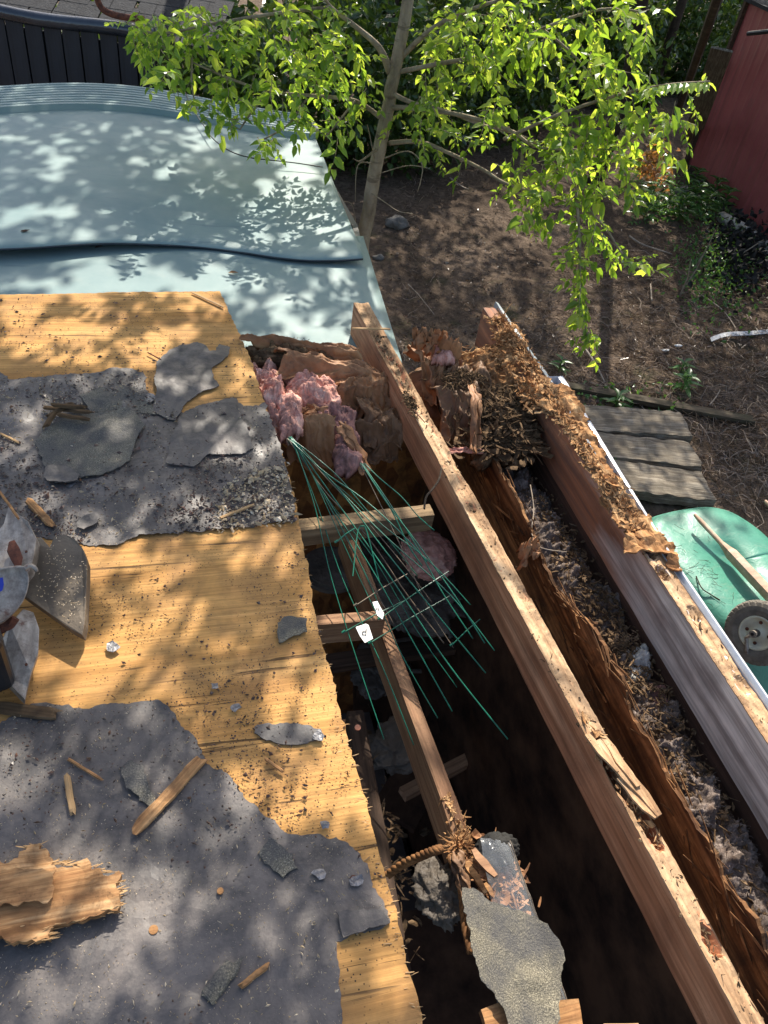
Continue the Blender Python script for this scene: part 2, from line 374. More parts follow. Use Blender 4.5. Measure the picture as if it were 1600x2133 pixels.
# ------------------------------------------------------------------ shape helpers
def inside(p, poly):
    x, y = p; c = False; n = len(poly)
    for i in range(n):
        x1, y1 = poly[i]; x2, y2 = poly[i-1]
        if (y1 > y) != (y2 > y) and x < (x2-x1)*(y-y1)/(y2-y1)+x1: c = not c
    return c
def jag(pts, seg, amp, seed):
    out = []; n = len(pts)
    for i in range(n):
        a, b = Vector(pts[i]), Vector(pts[(i+1) % n]); L = (b-a).length; k = max(1, int(L/seg))
        nr = Vector((-(b-a).y, (b-a).x)); nr = nr/(L or 1)
        for j in range(k):
            p = a.lerp(b, j/k)
            d = noise.fractal(Vector((p.x*40+seed, p.y*40, seed*.37)), .8, 2, 4)*amp
            if 0 < j: p = p + nr*d
            out.append((p.x, p.y))
    return out
def poly_sheet(outline, z, thick, step=.03, seg=.02, amp=.004, seed=1, disp=None, px=True):
    o2 = [P(x, y, z).xy for x, y in outline] if px else [Vector(p) for p in outline]
    o2 = jag([tuple(p) for p in o2], seg, amp, seed)
    xs = [p[0] for p in o2]; ys = [p[1] for p in o2]
    pts = [Vector(p) for p in o2]; n0 = len(pts); ed = [(i, (i+1) % n0) for i in range(n0)]
    rng = random.Random(seed); y = min(ys)+step/2
    while y < max(ys):
        x = min(xs)+step/2
        while x < max(xs):
            q = (x+rng.uniform(-.3, .3)*step, y+rng.uniform(-.3, .3)*step)
            if inside(q, o2): pts.append(Vector(q))
            x += step
        y += step
    v, e, f, *_ = geometry.delaunay_2d_cdt(pts, ed, [], 1, 1e-6)
    top = [Vector((p.x, p.y, z + (disp(p.x, p.y) if disp else 0))) for p in v]
    f = [list(t) for t in f]
    for t in f:
        a, b, c = (top[k] for k in t[:3])
        if (b-a).cross(c-a).z < 0: t.reverse()
    mb = MB(); N = len(top); fs = [tuple(t) for t in f]+[tuple(N+k for k in t[::-1]) for t in f]
    cnt = {}
    for t in f:
        for a, b in zip(t, t[1:]+t[:1]): cnt[(a, b)] = 1
    for (a, b) in list(cnt):
        if (b, a) not in cnt: fs.append((b, a, a+N, b+N))
    mb.add(top+[p-Vector((0, 0, thick)) for p in top], fs); return mb
def frame(A, B, up=Vector((0, 0, 1))):
    A, B = Vector(A), Vector(B); x = (B-A).normalized(); y = up.cross(x).normalized(); z = x.cross(y)
    M = Matrix((x, y, z)).transposed().to_4x4(); M.translation = A; return M, (B-A).length
def beam(name, A, B, w0, w1, h, mat, parent=None, rot=None, n=None, seed=0, jit=.002, ends=.0, **kw):
    """timber from A to B (centre of its top face). rot(s, u)-> depth eaten out of the top at s in 0..1"""
    M, L = frame(A, B); n = n or max(6, int(L/.02)); mb = MB(); nu = 7
    rows = []
    for i in range(n+1):
        s = i/n; x = s*L; wd = (w0+(w1-w0)*s)/2; r = []
        jx = lambda k: noise.noise(Vector((x*9, k*3.3+seed, seed*1.9)))*jit
        for k in range(nu):
            u = -1+2*k/(nu-1); d = rot(s, u) if rot else 0
            yy = u*wd + jx(k) + (noise.noise(Vector((x*30, u, seed+5)))*min(d, .02)*.6 if d else 0)
            r.append((x, yy, -d - (abs(u) == 1)*.002 + jx(k+20)*.6))
        r.append((x, wd+jx(9), -h*.5)); r.append((x, wd+jx(10), -h)); r.append((x, -wd+jx(11), -h)); r.append((x, -wd+jx(12), -h*.5))
        if i in (0, n) and ends: r = [(p[0]+ends*noise.noise(Vector((p[1]*60, p[2]*60, seed))), p[1], p[2]) for p in r]
        rows.append(r)
    m = len(rows[0]); vs = [M @ Vector(p) for r in rows for p in r]; fs = []
    for i in range(n):
        for k in range(m):
            k2 = (k+1) % m; fs.append((i*m+k, (i+1)*m+k, (i+1)*m+k2, i*m+k2))
    fs.append(tuple(range(m))); fs.append(tuple(n*m+k for k in range(m))[::-1])
    mb.add(vs, fs)
    o = mb.build(name, mat, parent, M=M, **kw)
    if parent is None: o['_beam'] = 1
    return o, M, L
def lump(name, c, rad, mat, parent=None, seed=1, amp=.25, sc=3.0, ridged=True, sub=5, fl=None, **kw):
    bm = bmesh.new(); bmesh.ops.create_icosphere(bm, subdivisions=sub, radius=1)
    c = Vector(c)
    for v in bm.verts:
        n = v.co.normalized(); q = n*sc + Vector((seed*5.1, seed*2.3, seed))
        if ridged:
            d = 0; a = 1; s = 1
            for k in range(4): d += a*(1-2*abs(noise.noise(q*s))); a *= .5; s *= 2.1
            d = d*.5-.4
        else: d = noise.fractal(q, .7, 2.1, 6)
        v.co = Vector((n.x*rad[0], n.y*rad[1], n.z*rad[2]))*(1+amp*d)
    mb = MB(); bm.verts.ensure_lookup_table()
    rz = Matrix.Rotation(fl or 0, 3, 'Z')
    mb.add([c+rz @ v.co for v in bm.verts], [[v.index for v in f.verts] for f in bm.faces]); bm.free()
    return mb.build(name, mat, parent, smooth=not ridged or True, **kw)
def shard(mb, p, d, L, wd, th, up=Vector((0, 0, 1)), curl=0.0, rng=random):
    """a split of wood: tapered, ragged, slightly curled"""
    d = d.normalized(); y = up.cross(d)
    if y.length < .01: y = Vector((1, 0, 0)).cross(d)
    y.normalize(); z = d.cross(y); n = 4; vs = []
    w0 = rng.uniform(.5, 1); w1 = rng.uniform(.05, .6)
    for i in range(n+1):
        s = i/n; ww = wd*(w0+(1-w0)*min(1, s*3))*(1 if s < .6 else 1-(1-w1)*(s-.6)/.4)/2
        q = p + d*(L*s) + z*(curl*L*s*s) ; jy = rng.uniform(-.15, .15)*wd
        for a, b in ((-1, 0), (1, 0), (1, 1), (-1, 1)): vs.append(q + y*(a*ww+jy) + z*(th*(b-.5)))
    fs = []
    for i in range(n):
        for k in range(4):
            k2 = (k+1) % 4; fs.append((i*4+k, (i+1)*4+k, (i+1)*4+k2, i*4+k2))
    fs += [(0, 1, 2, 3), (n*4+3, n*4+2, n*4+1, n*4)]
    mb.add(vs, fs)
def flake(mb, p, d, L, wd, th, up=Vector((0, 0, 1)), curl=0.0, rng=random):
    """a torn flat piece of bark or rot with an uneven outline"""
    d = d.normalized(); y = up.cross(d)
    if y.length < .01: y = Vector((1, 0, 0)).cross(d)
    y.normalize(); z = d.cross(y); n = rng.choice((6, 7, 8, 9)); ring = []
    for i in range(n):
        a = 2*math.pi*(i+rng.uniform(-.3, .3))/n; r = rng.uniform(.55, 1.15); u, v_ = math.cos(a)*r, math.sin(a)*r
        ring.append(p + d*(u*L*.5) + y*(v_*wd*.5) + z*(curl*L*(u*u)*.5+curl*wd*v_*v_+rng.uniform(-.4, .4)*th))
    c = p+z*rng.uniform(-.5, 1)*th; vs = ring+[q-z*th for q in ring]+[c, c-z*th]
    fs = [(i, (i+1) % n, 2*n) for i in range(n)]+[((i+1) % n+n, i+n, 2*n+1) for i in range(n)]+[((i+1) % n, i, n+i, n+(i+1) % n) for i in range(n)]
    mb.add(vs, fs)
def leaf(mb, p, d, up, L, wd, fold=.25, droop=.2):
    d = d.normalized(); y = up.cross(d)
    if y.length < .01: y = Vector((1, 0, 0)).cross(d)
    y.normalize(); z = d.cross(y)
    a = p + d*L*.5 - z*(droop*L*.15); t = p + d*L - z*(droop*L*.5)
    f = fold*wd
    mb.add([p, p+d*L*.28+y*wd*.42+z*f, p+d*L*.62+y*wd*.40+z*f*.7-z*droop*L*.2, t, p+d*L*.62-y*wd*.40+z*f*.7-z*droop*L*.2, p+d*L*.28-y*wd*.42+z*f, a],
           [(0, 1, 6), (1, 2, 6), (2, 3, 6), (3, 4, 6), (4, 5, 6), (5, 0, 6)])
# ================================================================== THE SETTING
GZ = -2.6
def ground_h(x, y):
    h = 0.10*noise.noise(Vector((x*.5, y*.5, 0))) + .05*noise.noise(Vector((x*1.9, y*1.9, 3))) + .025*noise.noise(Vector((x*6, y*6, 5)))
    return GZ + h
def G(px, py):
    p = P(px, py, GZ); p.z = ground_h(p.x, p.y)
    return p
mb = MB(); rows = []
def axis_pts(a, b, c, d, fine, coarse):
    out = []; x = a
    while x < d:
        out.append(x); x += fine if b <= x < c else coarse
    out.append(d); return out
XS = axis_pts(-80, -2, 10, 90, .11, 3.0); YS = axis_pts(-60, 1.5, 14, 110, .11, 3.0)
for y in YS: rows.append([(x, y, ground_h(x, y)) for x in XS])
mb.grid(rows); mb.build('ground', M_ground, kind='structure', smooth=True)

# ================================================================== THE HOUSE UNDER THE ROOF
house = empty('building', (0.3, 1, GZ), 'low building whose stripped roof is open over a dark room', 'building')
# room under the hole: floor, walls (an opaque dark room)
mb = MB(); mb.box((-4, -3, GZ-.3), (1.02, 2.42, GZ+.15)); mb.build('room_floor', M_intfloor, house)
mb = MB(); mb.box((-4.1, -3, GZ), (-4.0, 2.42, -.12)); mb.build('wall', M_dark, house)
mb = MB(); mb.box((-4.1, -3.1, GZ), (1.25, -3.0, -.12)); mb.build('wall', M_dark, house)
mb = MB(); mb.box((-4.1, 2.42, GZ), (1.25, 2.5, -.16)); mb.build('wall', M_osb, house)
# long wall below the eave, its strand board lining torn along the top
rows = []
mb = MB(); n = 420
for k in range(9):
    r = []
    for i in range(n+1):
        y = -3+ (5.42)*i/n
        top = -.05 - .12*abs(fbm((y*1.1, 0, 0), 1, 2, 3)) - .05*abs(fbm((y*5, 0, 0), 1, 6, 5)) - .012*abs(fbm((y*60, 0, 0), 1, 4, 6))
        # gaps where the board has rotted away
        zz = top + (-.42-top)*(k/8)
        r.append((1.085+.010*fbm((y*1.5, zz*14, 0), 1, 5, 9), y, zz))
    rows.append(r)
mb.grid(rows, .010, (1, 0, 0)); mb.build('wall_lining', M_lining, house)
mb = MB(); mb.box((1.07, -3, GZ), (1.14, 2.42, -.425)); mb.build('wall', M_dark, house)
mb = MB(); mb.box((1.102, -3, -.418), (1.33, 2.5, -.39)); mb.build('soffit', M_darkwood, house)
mb = MB(); mb.box((1.312, -3, -.45), (1.345, 2.45, -.187)); mb.build('fascia', M_fascia, house)
mb = MB(); rng = random.Random(91)
for i in range(420):
    y = rng.uniform(-.2, 2.35); top = -.05 - .12*abs(fbm((y*1.1, 0, 0), 1, 2, 3)) - .05*abs(fbm((y*5, 0, 0), 1, 6, 5)); f = rng.random()**1.6
    p = Vector((1.088+rng.uniform(-.008, .014), y, top-.20*f+.006)); d = Vector((rng.gauss(-.03, .12), rng.choice((-1, 1)), rng.gauss(-.05, .22)))
    if rng.random() < .88: shard(mb, p, d, rng.uniform(.02, .13), rng.uniform(.0015, .007), rng.uniform(.001, .004), up=Vector((-1, 0, .4)), curl=rng.gauss(0, .12), rng=rng)
    else: flake(mb, p, d, rng.uniform(.015, .05), rng.uniform(.006, .02), .002, up=Vector((-1, 0, rng.uniform(-.3, .8))), curl=rng.gauss(0, .4), rng=rng)
mb.build('torn_strands', M_lining, house, kind='stuff')
# ------------------------------------------------------------------ rafters
def rotm(s, u):
    d = .004*max(0, fbm((s*30, u*1.5, 0), 1, 4, 2))+.0015
    # eaten holes near the viewer
    for c0, wd, u0, dep in ((.80, .032, -.15, .075), (.842, .022, .25, .06), (.775, .015, .3, .03), (.93, .012, .3, .03), (.60, .012, .5, .012), (.47, .01, -.3, .01), (.40, .03, .9, .012), (.30, .04, .6, .010), (.20, .08, 0, .014), (.13, .05, -.4, .012)):
        q = ((s-c0)/wd)**2+((u-u0)/.65)**2
        if q < 1: d += dep*(1-q)**.5*(.8+.5*noise.noise(Vector((s*90, u*3, 1))))
    return d
mA, mB_ = P(752, 630, 0), P(1606, 2200, 0)
raf, RMX, RL = beam('rafter', mA, mB_, .062, .042, .145, M_redwood, rot=rotm, seed=1, n=300,
    label='long reddish rafter with a pitted sunlit top, nearest the middle of the roof opening', cat='rafter')
# pale eaten top layer of the rafter
def toplayer(parent, M, L, w0, w1, rot, mat, s0, s1, seed, name='top_face', over=.0015, n=260):
    mb = MB(); rows = []
    for i in range(n+1):
        s = s0+(s1-s0)*i/n; x = s*L; wd = (w0+(w1-w0)*s)/2; r = []
        el = noise.fractal(Vector((x*25, seed, 0)), .8, 2, 4)*.12; er = noise.fractal(Vector((x*25, seed+9, 0)), .8, 2, 4)*.12
        for k in range(9):
            u = -1+2*k/8; u2 = u*(1.0+ (el if u < 0 else er)*.35)
            r.append(M @ Vector((x, u2*wd*1.02, -rot(s, max(-1, min(1, u)))+over+.003*noise.noise(Vector((x*70, u*4, seed)))))) 
        rows.append(r)
    rows = [r[::-1] for r in rows]
    mb.grid(rows, .003); return mb.build(name, mat, parent, M=M)
toplayer(raf, RMX, RL, .062, .042, rotm, M_raftertop, 0.0, 1, 3)
# the big splinter lifting off the rafter
mb = MB(); rng = random.Random(5)
for (sx, sy, ex, ey, wd) in ((1240, 1545, 1375, 1700, .030), (1255, 1535, 1330, 1640, .020), (1225, 1530, 1285, 1610, .018), (1290, 1620, 1365, 1706, .020)):
    a, b = P(sx, sy, .004), P(ex, ey, .02); shard(mb, a, b-a, (b-a).length, wd, .006, curl=.02, rng=rng)
mb.build('splinter', M_raftertop, raf, M=RMX)

def roto(s, u):
    d = .004*max(0, fbm((s*24, u*1.6, 0), 1, 4, 8))+.001
    if .14 < s < .56: d += .022*max(0, .35+fbm((s*26, u*1.5, 0), 1, 5, 4))
    for c0, wd, u0, dep in ((.60, .012, -.3, .02), (.66, .012, .2, .012), (.75, .012, .3, .012), (.9, .01, .6, .01), (.55, .03, -.2, .03)):
        q = ((s-c0)/wd)**2+((u-u0)/.6)**2
        if q < 1: d += dep*(1-q)**.5
    return d
oA = P(1020, 640, 0); oB = Vector((1.334, .2, 0))
outer, OMX, OL = beam('rafter', oA, oB, .056, .050, .185, M_outer, rot=roto, seed=4, n=300,
    label='thick greying outer rafter beside the gutter, its top crumbling with rot', cat='rafter')
toplayer(outer, OMX, OL, .06, .052, roto, M_raftertop, .5, 1, 6)
def flakes(parent, M, L, wd, s0, s1, n, seed, mat, name, lmin=.015, lmax=.06, spread=1.0, lift=.02, wide=.02, chunk=.5):
    rng = random.Random(seed); mb = MB(); X = M.to_3x3() @ Vector((1, 0, 0)); Y = M.to_3x3() @ Vector((0, 1, 0))
    for i in range(n):
        s = rng.uniform(s0, s1); u = rng.gauss(0, .5)*spread
        k = .5+.8*abs(noise.noise(Vector((s*14, seed, 0))))*2
        p = M @ Vector((s*L, u*wd, rng.uniform(-.012, lift)*k))
        d = X*rng.choice((-1, 1))*rng.uniform(.3, 1) + Y*rng.gauss(0, .5) + Vector((0, 0, rng.gauss(.05, .14)))
        if rng.random() < chunk: flake(mb, p, d, rng.uniform(lmin, lmax)*k*.8, rng.uniform(.4, 1)*wide*1.4, rng.uniform(.001, .004), up=Vector((rng.gauss(0, .35), rng.gauss(0, .35), 1)), curl=rng.gauss(0, .5), rng=rng)
        else: shard(mb, p, d, rng.uniform(lmin, lmax)*k*.8, rng.uniform(.0015, wide*.35), rng.uniform(.0006, .002), up=Vector((rng.gauss(0, .5), rng.gauss(0, .5), 1)), curl=rng.gauss(0, .35), rng=rng)
    return mb.build(name, mat, parent, M=M, kind='stuff')
flakes(outer, OMX, OL, .03, .16, .50, 1500, 11, M_rot, 'rotten_flakes', wide=.022, lift=.022)
flakes(outer, OMX, OL, .034, .04, .2, 500, 12, M_rot, 'splintered_edge', lmin=.03, lmax=.09, lift=.03, spread=1.3, wide=.012)
flakes(outer, OMX, OL, .03, .5, .56, 120, 13, M_rot, 'loose_bark', lmin=.03, lmax=.07, lift=.015, wide=.03)
flakes(outer, OMX, OL, .024, .56, 1, 200, 17, M_rotdark, 'rotten_flakes', lmin=.006, lmax=.03, lift=.002, wide=.006)
flakes(raf, RMX, RL, .024, .05, 1, 700, 14, M_rotdark, 'rotten_flakes', lmin=.005, lmax=.022, lift=.001, wide=.006)
flakes(raf, RMX, RL, .022, .74, .86, 60, 15, M_rot, 'loose_bark', lmin=.015, lmax=.05, lift=.004, wide=.01)
# big curled slab of rot, drooping over the inner side of the outer rafter
def rotslab(pts, z, seed, name, label=None):
    mb = poly_sheet(pts, z, .006, .01, .006, .012, seed, lambda x, y: .018*fbm((x, y, 0), 22, 5, seed))
    return mb.build(name, M_rot, outer, M=OMX)
rotslab([(1085,820),(1105,800),(1180,800),(1230,870),(1200,905),(1185,870),(1140,850)], .012, 21, 'rot_slab')
rotslab([(1180,870),(1225,880),(1265,960),(1300,1010),(1285,1035),(1240,1000)], .008, 22, 'rot_slab')
rotslab([(1300,1115),(1345,1105),(1400,1130),(1423,1185),(1405,1190),(1375,1150),(1300,1150)], .014, 23, 'rot_slab')
rotslab([(1245,1010),(1290,1010),(1350,1075),(1385,1115),(1330,1125),(1290,1090)], .008, 24, 'rot_slab')
# ------------------------------------------------------------------ gutter: trough + end cap, and the drip flashing
gut = empty('gutter', P(1400, 1130, -.06), 'white metal gutter running along the outer rafter', 'gutter')
gy0, gy1 = P(1165, 788, 0).y, -.4
prof = [(1.375, .004), (1.378, -.002), (1.379, -.085), (1.386, -.09), (1.425, -.09), (1.424, -.082), (1.426, -.03), (1.428, .001), (1.4285, .006), (1.438, .0075), (1.447, .006), (1.449, .0), (1.448, -.012)]
lip = lambda y: 1.388+.060*min(1, max(0, (y-1.25)/.95))
gx = lambda x, y: 1.3655+(x-1.375)*(lip(y)-1.3655)/.073
mb = MB(); rows = []
for i in range(60):
    y = gy0+(gy1-gy0)*i/59
    rows.append([(gx(x, y)+.001*noise.noise(Vector((y*3, k, 0))), y, z+.002*noise.noise(Vector((y*2, k*.3, 4)))) for k, (x, z) in enumerate(prof)])
mb.grid(rows, .0016, (.7, 0, -.7)); bevel(mb.build('trough', M_gutter, gut, smooth=False), .0006)
mb = MB(); mb.add([(1.377, gy0, .004), (1.379, gy0, -.088), (1.432, gy0, -.088), (1.446, gy0, -.01), (1.447, gy0, .008), (1.38, gy0, .008)], [(0,1,2,3,4,5)])
mb.add([(1.377, gy0+.003, .004), (1.379, gy0+.003, -.088), (1.432, gy0+.003, -.088), (1.446, gy0+.003, -.01), (1.447, gy0+.003, .008), (1.38, gy0+.003, .008)], [(5,4,3,2,1,0)])
mb.build('end_cap', M_gutter, gut)
mb = MB(); rows = []
for i in range(50):
    y = P(1040, 632, 0).y + (1.75-P(1040, 632, 0).y)*i/49; xx = 1.362+.014*(y > 2)+.004*noise.noise(Vector((y*5, 0, 0)))
    rows.append([(xx, y, -.17), (xx, y, -.01), (xx+.002, y, .006+.006*noise.noise(Vector((y*8, 2, 0)))), (xx+.016, y, .002), (xx+.02, y, -.03)])
mb.grid(rows, .001, (1, 0, 0)); mb.build('drip_flashing', M_flash, None, label='thin grey metal flashing strip bent along the rotten outer rafter end', cat='flashing')
# ------------------------------------------------------------------ ceiling joist, blocking, small framing
def rj(s, u): return .003*max(0, fbm((s*20, u*2, 0), 1, 4, 12))
jA, jB = P(722, 1090, -.30), P(985, 1800, -.30)
jst, JM, JL = beam('ceiling_joist', jA, jB, .036, .040, .14, M_joist, rot=rj, seed=7, ends=.02, label='narrow lit joist running down the dark opening under the green wires', cat='joist')
flakes(jst, JM, JL, .018, .85, 1.0, 160, 31, M_rot, 'torn_end', lmin=.01, lmax=.03, lift=.008, wide=.010)
b1, BM, BL = beam('blocking', P(575, 1098, -.10), P(900, 1060, -.10), .05, .05, .07, M_block, rot=rj, seed=8, label='dusty wooden cross block behind the green wires', cat='timber block')
b2, BM2, BL2 = beam('blocking', P(640, 1293, -.22), P(800, 1280, -.22), .034, .036, .09, M_joist, rot=rj, seed=9, label='short orange cross block striped with wire shadows', cat='timber block')
beam('blocking', P(1262, 2150, -.16), P(1335, 2148, -.16), .03, .03, .08, M_raftertop, rot=rj, seed=10, label='bright cut block at the bottom edge of the opening', cat='timber block')
beam('blocking', P(1090, 2128, -.3), P(1180, 2118, -.3), .02, .02, .08, M_darkwood, rot=rj, seed=11, label='dull block deep in the hole beside the shingle scrap', cat='timber block')
beam('rafter', Vector((.24, 2.4, -.02)), Vector((.27, .1, -.02)), .038, .038, .14, M_darkwood, seed=13, label='dark rafter under the cut edge of the plywood deck', cat='rafter')
beam('ceiling_joist', P(740, 1480, -.5), P(840, 2050, -.5), .05, .05, .09, M_darkwood, seed=14, label='dark joist low in the hole beside the plywood edge', cat='joist')
beam('soffit_board', P(1330, 1330, -.26), P(1720, 2100, -.26), .03, .04, .12, M_darkwood, seed=15, label='dark brown board lying below the outer rafter', cat='board')
beam('soffit_board', P(1490, 1690, -.30), P(1640, 1990, -.30), .07, .06, .03, M_joist, seed=16, label='short brown board lying in the soffit debris', cat='board')
beam('soffit_board', P(1395, 1835, -.30), P(1540, 2133, -.30), .03, .03, .05, M_block, seed=17, label='thin dusty strip lying in the soffit near the lower right corner', cat='board')

# ================================================================== THE DECK
edge_r = [(458,607),(480,655),(500,700),(522,745),(545,820),(560,870),(583,930),(600,985),(617,1050),(628,1120),(643,1190),(655,1270),(668,1330),(690,1400),(705,1470),(722,1530),(745,1610),(765,1680),(790,1780),(810,1850),(828,1910),(845,1990),(865,2060),(880,2133),(900,2230)]
deck_poly = [(-260,2230),(-260,618)] + [(0,613),(120,612),(250,609),(380,608)] + edge_r
def dz(x, y): return .003*noise.noise(Vector((x*2.5, y*2.5, 0)))
deck = poly_sheet(deck_poly, 0, .016, .035, .012, .006, 3, dz).build('roof_deck', M_ply, house)
# splintered right edge of the deck
mb = MB(); rng = random.Random(9)
for i in range(420):
    k = rng.randrange(len(edge_r)-1); t = rng.random(); a, b = edge_r[k], edge_r[k+1]
    px, py = a[0]+(b[0]-a[0])*t, a[1]+(b[1]-a[1])*t
    p = P(px-rng.uniform(2, 34)*rng.random()-1, py, rng.uniform(-.006, .003))
    shard(mb, p, Vector((rng.choice((1, -1)), rng.gauss(0, .3), rng.gauss(.02, .05))), rng.choice((.004, .007, .010, .016)), rng.uniform(.0006, .0022), rng.uniform(.0005, .0012), curl=rng.gauss(0, .1), rng=rng)
mb.build('splintered_edge', M_plyedge, house, kind='stuff')
# ------------------------------------------------------------------ tar paper left on the deck
tar1 = [(-250,779),(0,779),(26,792),(122,783),(210,779),(245,770),(285,773),(303,785),(304,808),(330,835),(382,862),(430,845),(486,828),(507,850),(530,846),(553,842),(566,885),(585,935),(602,1000),(612,1040),(615,1088),(560,1090),(520,1100),(430,1108),(360,1112),(290,1118),(250,1136),(200,1140),(160,1128),(60,1120),(-250,1150)]
def tz(seed, a=.006, s=6): return lambda x, y: .003+a*max(0, fbm((x, y, 0), s, 4, seed))
poly_sheet(tar1, .0, .0015, .014, .006, .009, 5, tz(2, .011, 8)).build('tar_paper', M_tar, None, label='wide dark grey tar paper strip across the middle of the plywood, littered with crumbs', cat='tar paper')
tar2 = [(-250,1560),(0,1510),(60,1470),(90,1465),(160,1476),(255,1466),(320,1460),(345,1470),(368,1500),(385,1522),(412,1545),(430,1592),(462,1603),(485,1625),(500,1650),(540,1690),(600,1738),(700,1745),(745,1775),(765,1800),(775,1850),(800,1885),(812,1925),(760,1945),(702,1962),(706,2040),(712,2133),(730,2240),(-250,2240)]
poly_sheet(tar2, .0, .0015, .014, .006, .007, 6, tz(4, .010, 6)).build('tar_paper', M_tar, None, label='large dark grey tar paper sheet covering the near left of the plywood', cat='tar paper')
def scrap(pts, z, mat, seed, label, cat='shingle scrap', name='shingle_scrap', thick=.003, a=.012, s=7, amp=.006, group=None):
    return poly_sheet(pts, z, thick, .012, .007, amp, seed, tz(seed, a, s)).build(name, mat, None, label=label, cat=cat, group=group)
c3 = lambda L: [(x/2.286, y/2.286+580) for x, y in L]
scrap(c3([(745,400),(800,350),(860,320),(940,305),(980,330),(1000,355),(1030,350),(1045,315),(1095,330),(1085,375),(1010,430),(1020,480),(1045,515),(960,550),(890,590),(860,640),(835,680),(800,675),(720,630),(745,560),(740,480)]), .006, M_tar, 31, 'ragged dark flap of torn tar paper folded onto the bare plywood', 'tar paper', 'torn_flap')
scrap(c3([(380,560),(470,520),(600,530),(700,560),(740,650),(620,640),(480,640),(430,640)]), .007, M_grit, 32, 'thin gritty shingle strip above the broken shingle slab')
scrap(c3([(165,790),(205,735),(250,700),(330,660),(420,640),(500,640),(600,628),(650,650),(690,700),(660,740),(640,800),(620,870),(560,910),(480,940),(380,955),(230,965),(215,900)]), .010, M_grit, 33, 'broad broken slab of gritty brown shingle on the tar paper', a=.02, s=5)
scrap(c3([(205,940),(230,900),(290,890),(380,935),(378,968),(300,970),(240,968)]), .018, M_tar, 34, 'small grey tab of tar paper under the gritty shingle slab', 'tar paper', 'torn_flap')
scrap(c3([(870,650),(940,610),(1110,568),(1170,700),(1210,810),(1150,840),(1000,840),(920,900),(790,880),(815,760)]), .009, M_tar, 35, 'square-cut loose tar paper piece lying near the deck edge', 'tar paper', 'torn_flap', a=.01)
scrap(c3([(300,965),(370,965),(350,985),(330,1000)]), .004, M_foil, 36, 'small crinkled foil scrap below the gritty shingle slab', 'scrap', 'foil_scrap')
scrap(c3([(370,1190),(372,1160),(410,1130),(460,1120),(474,1135),(465,1165),(400,1200)]), .012, M_tar, 37, 'small rounded tar paper chip near the saw', 'tar paper', 'torn_flap', a=.006)
scrap([(530,1515),(560,1507),(620,1508),(668,1520),(672,1535),(640,1550),(590,1552),(548,1540),(530,1528)], .002, M_tar, 38, 'oblong dark tar paper patch alone on the plywood', 'tar paper', 'torn_flap', a=.002)
scrap([(578,1300),(600,1285),(640,1290),(640,1318),(600,1332),(580,1340)], .006, M_grit2, 39, 'curled grey shingle chip at the splintered deck edge')
scrap([(540,1775),(560,1745),(610,1780),(620,1810),(590,1830),(550,1800)], .006, M_grit, 40, 'dark gritty smear on the near tar paper')
scrap([(250,1600),(275,1585),(300,1600),(310,1640),(330,1690),(290,1670),(262,1640)], .006, M_grit, 41, 'dark gritty smear beside the long wood splinter')
scrap([(700,1900),(790,1895),(812,1925),(760,1940),(715,1955)], .012, M_tar, 42, 'lifted tar paper tab at the near deck edge', 'tar paper', 'torn_flap')
# rotten plywood chunk at left
scrap([(-30,1795),(40,1790),(60,1765),(85,1760),(110,1790),(120,1810),(160,1800),(190,1800),(190,1815),(248,1815),(250,1860),(245,1898),(215,1903),(160,1918),(112,1930),(105,1958),(20,1965),(-40,1965)], .030, M_rot, 43, 'large broken piece of rotten layered plywood at the left edge', 'plywood scrap', 'plywood_scrap', .014, .012, 9, .012)
scrap([(-30,1820),(60,1812),(118,1815),(110,1870),(60,1880),(-30,1885)], .043, M_rot, 44, 'thin peeled veneer layer lying on the broken plywood piece', 'veneer', 'veneer', .003, .008, 9, .01)
mb = MB(); rng = random.Random(33); ch = [(118,1795),(165,1802),(248,1818),(250,1860),(245,1898),(160,1918),(112,1930),(105,1958),(40,1963),(60,1765),(85,1760)]
for i in range(260):
    k = rng.randrange(len(ch)-1); t = rng.random(); a, b = ch[k], ch[k+1]; p = P(a[0]+(b[0]-a[0])*t-rng.uniform(-2, 16), a[1]+(b[1]-a[1])*t, rng.uniform(.012, .036))
    shard(mb, p, Vector((rng.choice((1, 1, -1)), rng.gauss(0, .18), rng.gauss(0, .05))), rng.uniform(.006, .02), rng.uniform(.0006, .0025), rng.uniform(.0005, .0012), curl=rng.gauss(0, .15), rng=rng)
mb.build('plywood_fibres', M_plyedge, None, label='pale splinters fringing the broken plywood piece', cat='splinters', kind='stuff')
# wood splinters on the deck
def stick(a, b, wd, th, mat, label, z=.008, z2=None, seed=1, cat='wood splinter', name='wood_splinter', sub=10, group=None):
    A, B = P(*a, z), P(*b, z2 if z2 is not None else z); M, L = frame(A, B); mb = MB(); rows = []
    rng = random.Random(seed); n = sub; vs = []; fs = []
    for i in range(n+1):
        s = i/n; k = .72+.28*min(1, min(s+.08, 1-s)*9); k *= 1+.12*noise.noise(Vector((s*9, seed, 0)))
        j = noise.noise(Vector((s*3, seed, 4)))*wd*.15
        prof_ = [(-.5, 0), (.5, .0), (.46, .7), (.1, 1), (-.4, .85)]
        for (u, v_) in prof_: vs.append(M @ Vector((s*L+rng.uniform(-1, 1)*.5*wd*(i in (0, n)), u*wd*k+j, v_*th*k+rng.uniform(-.08, .08)*th)))
    m = 5
    for i in range(n):
        for k in range(m):
            k2 = (k+1) % m; fs.append((i*m+k, i*m+k2, (i+1)*m+k2, (i+1)*m+k))
    fs += [tuple(range(m))[::-1], tuple(n*m+k for k in range(m))]
    mb.add(vs, fs); return mb.build(name, mat, None, label=label, cat=cat, M=M, group=group)
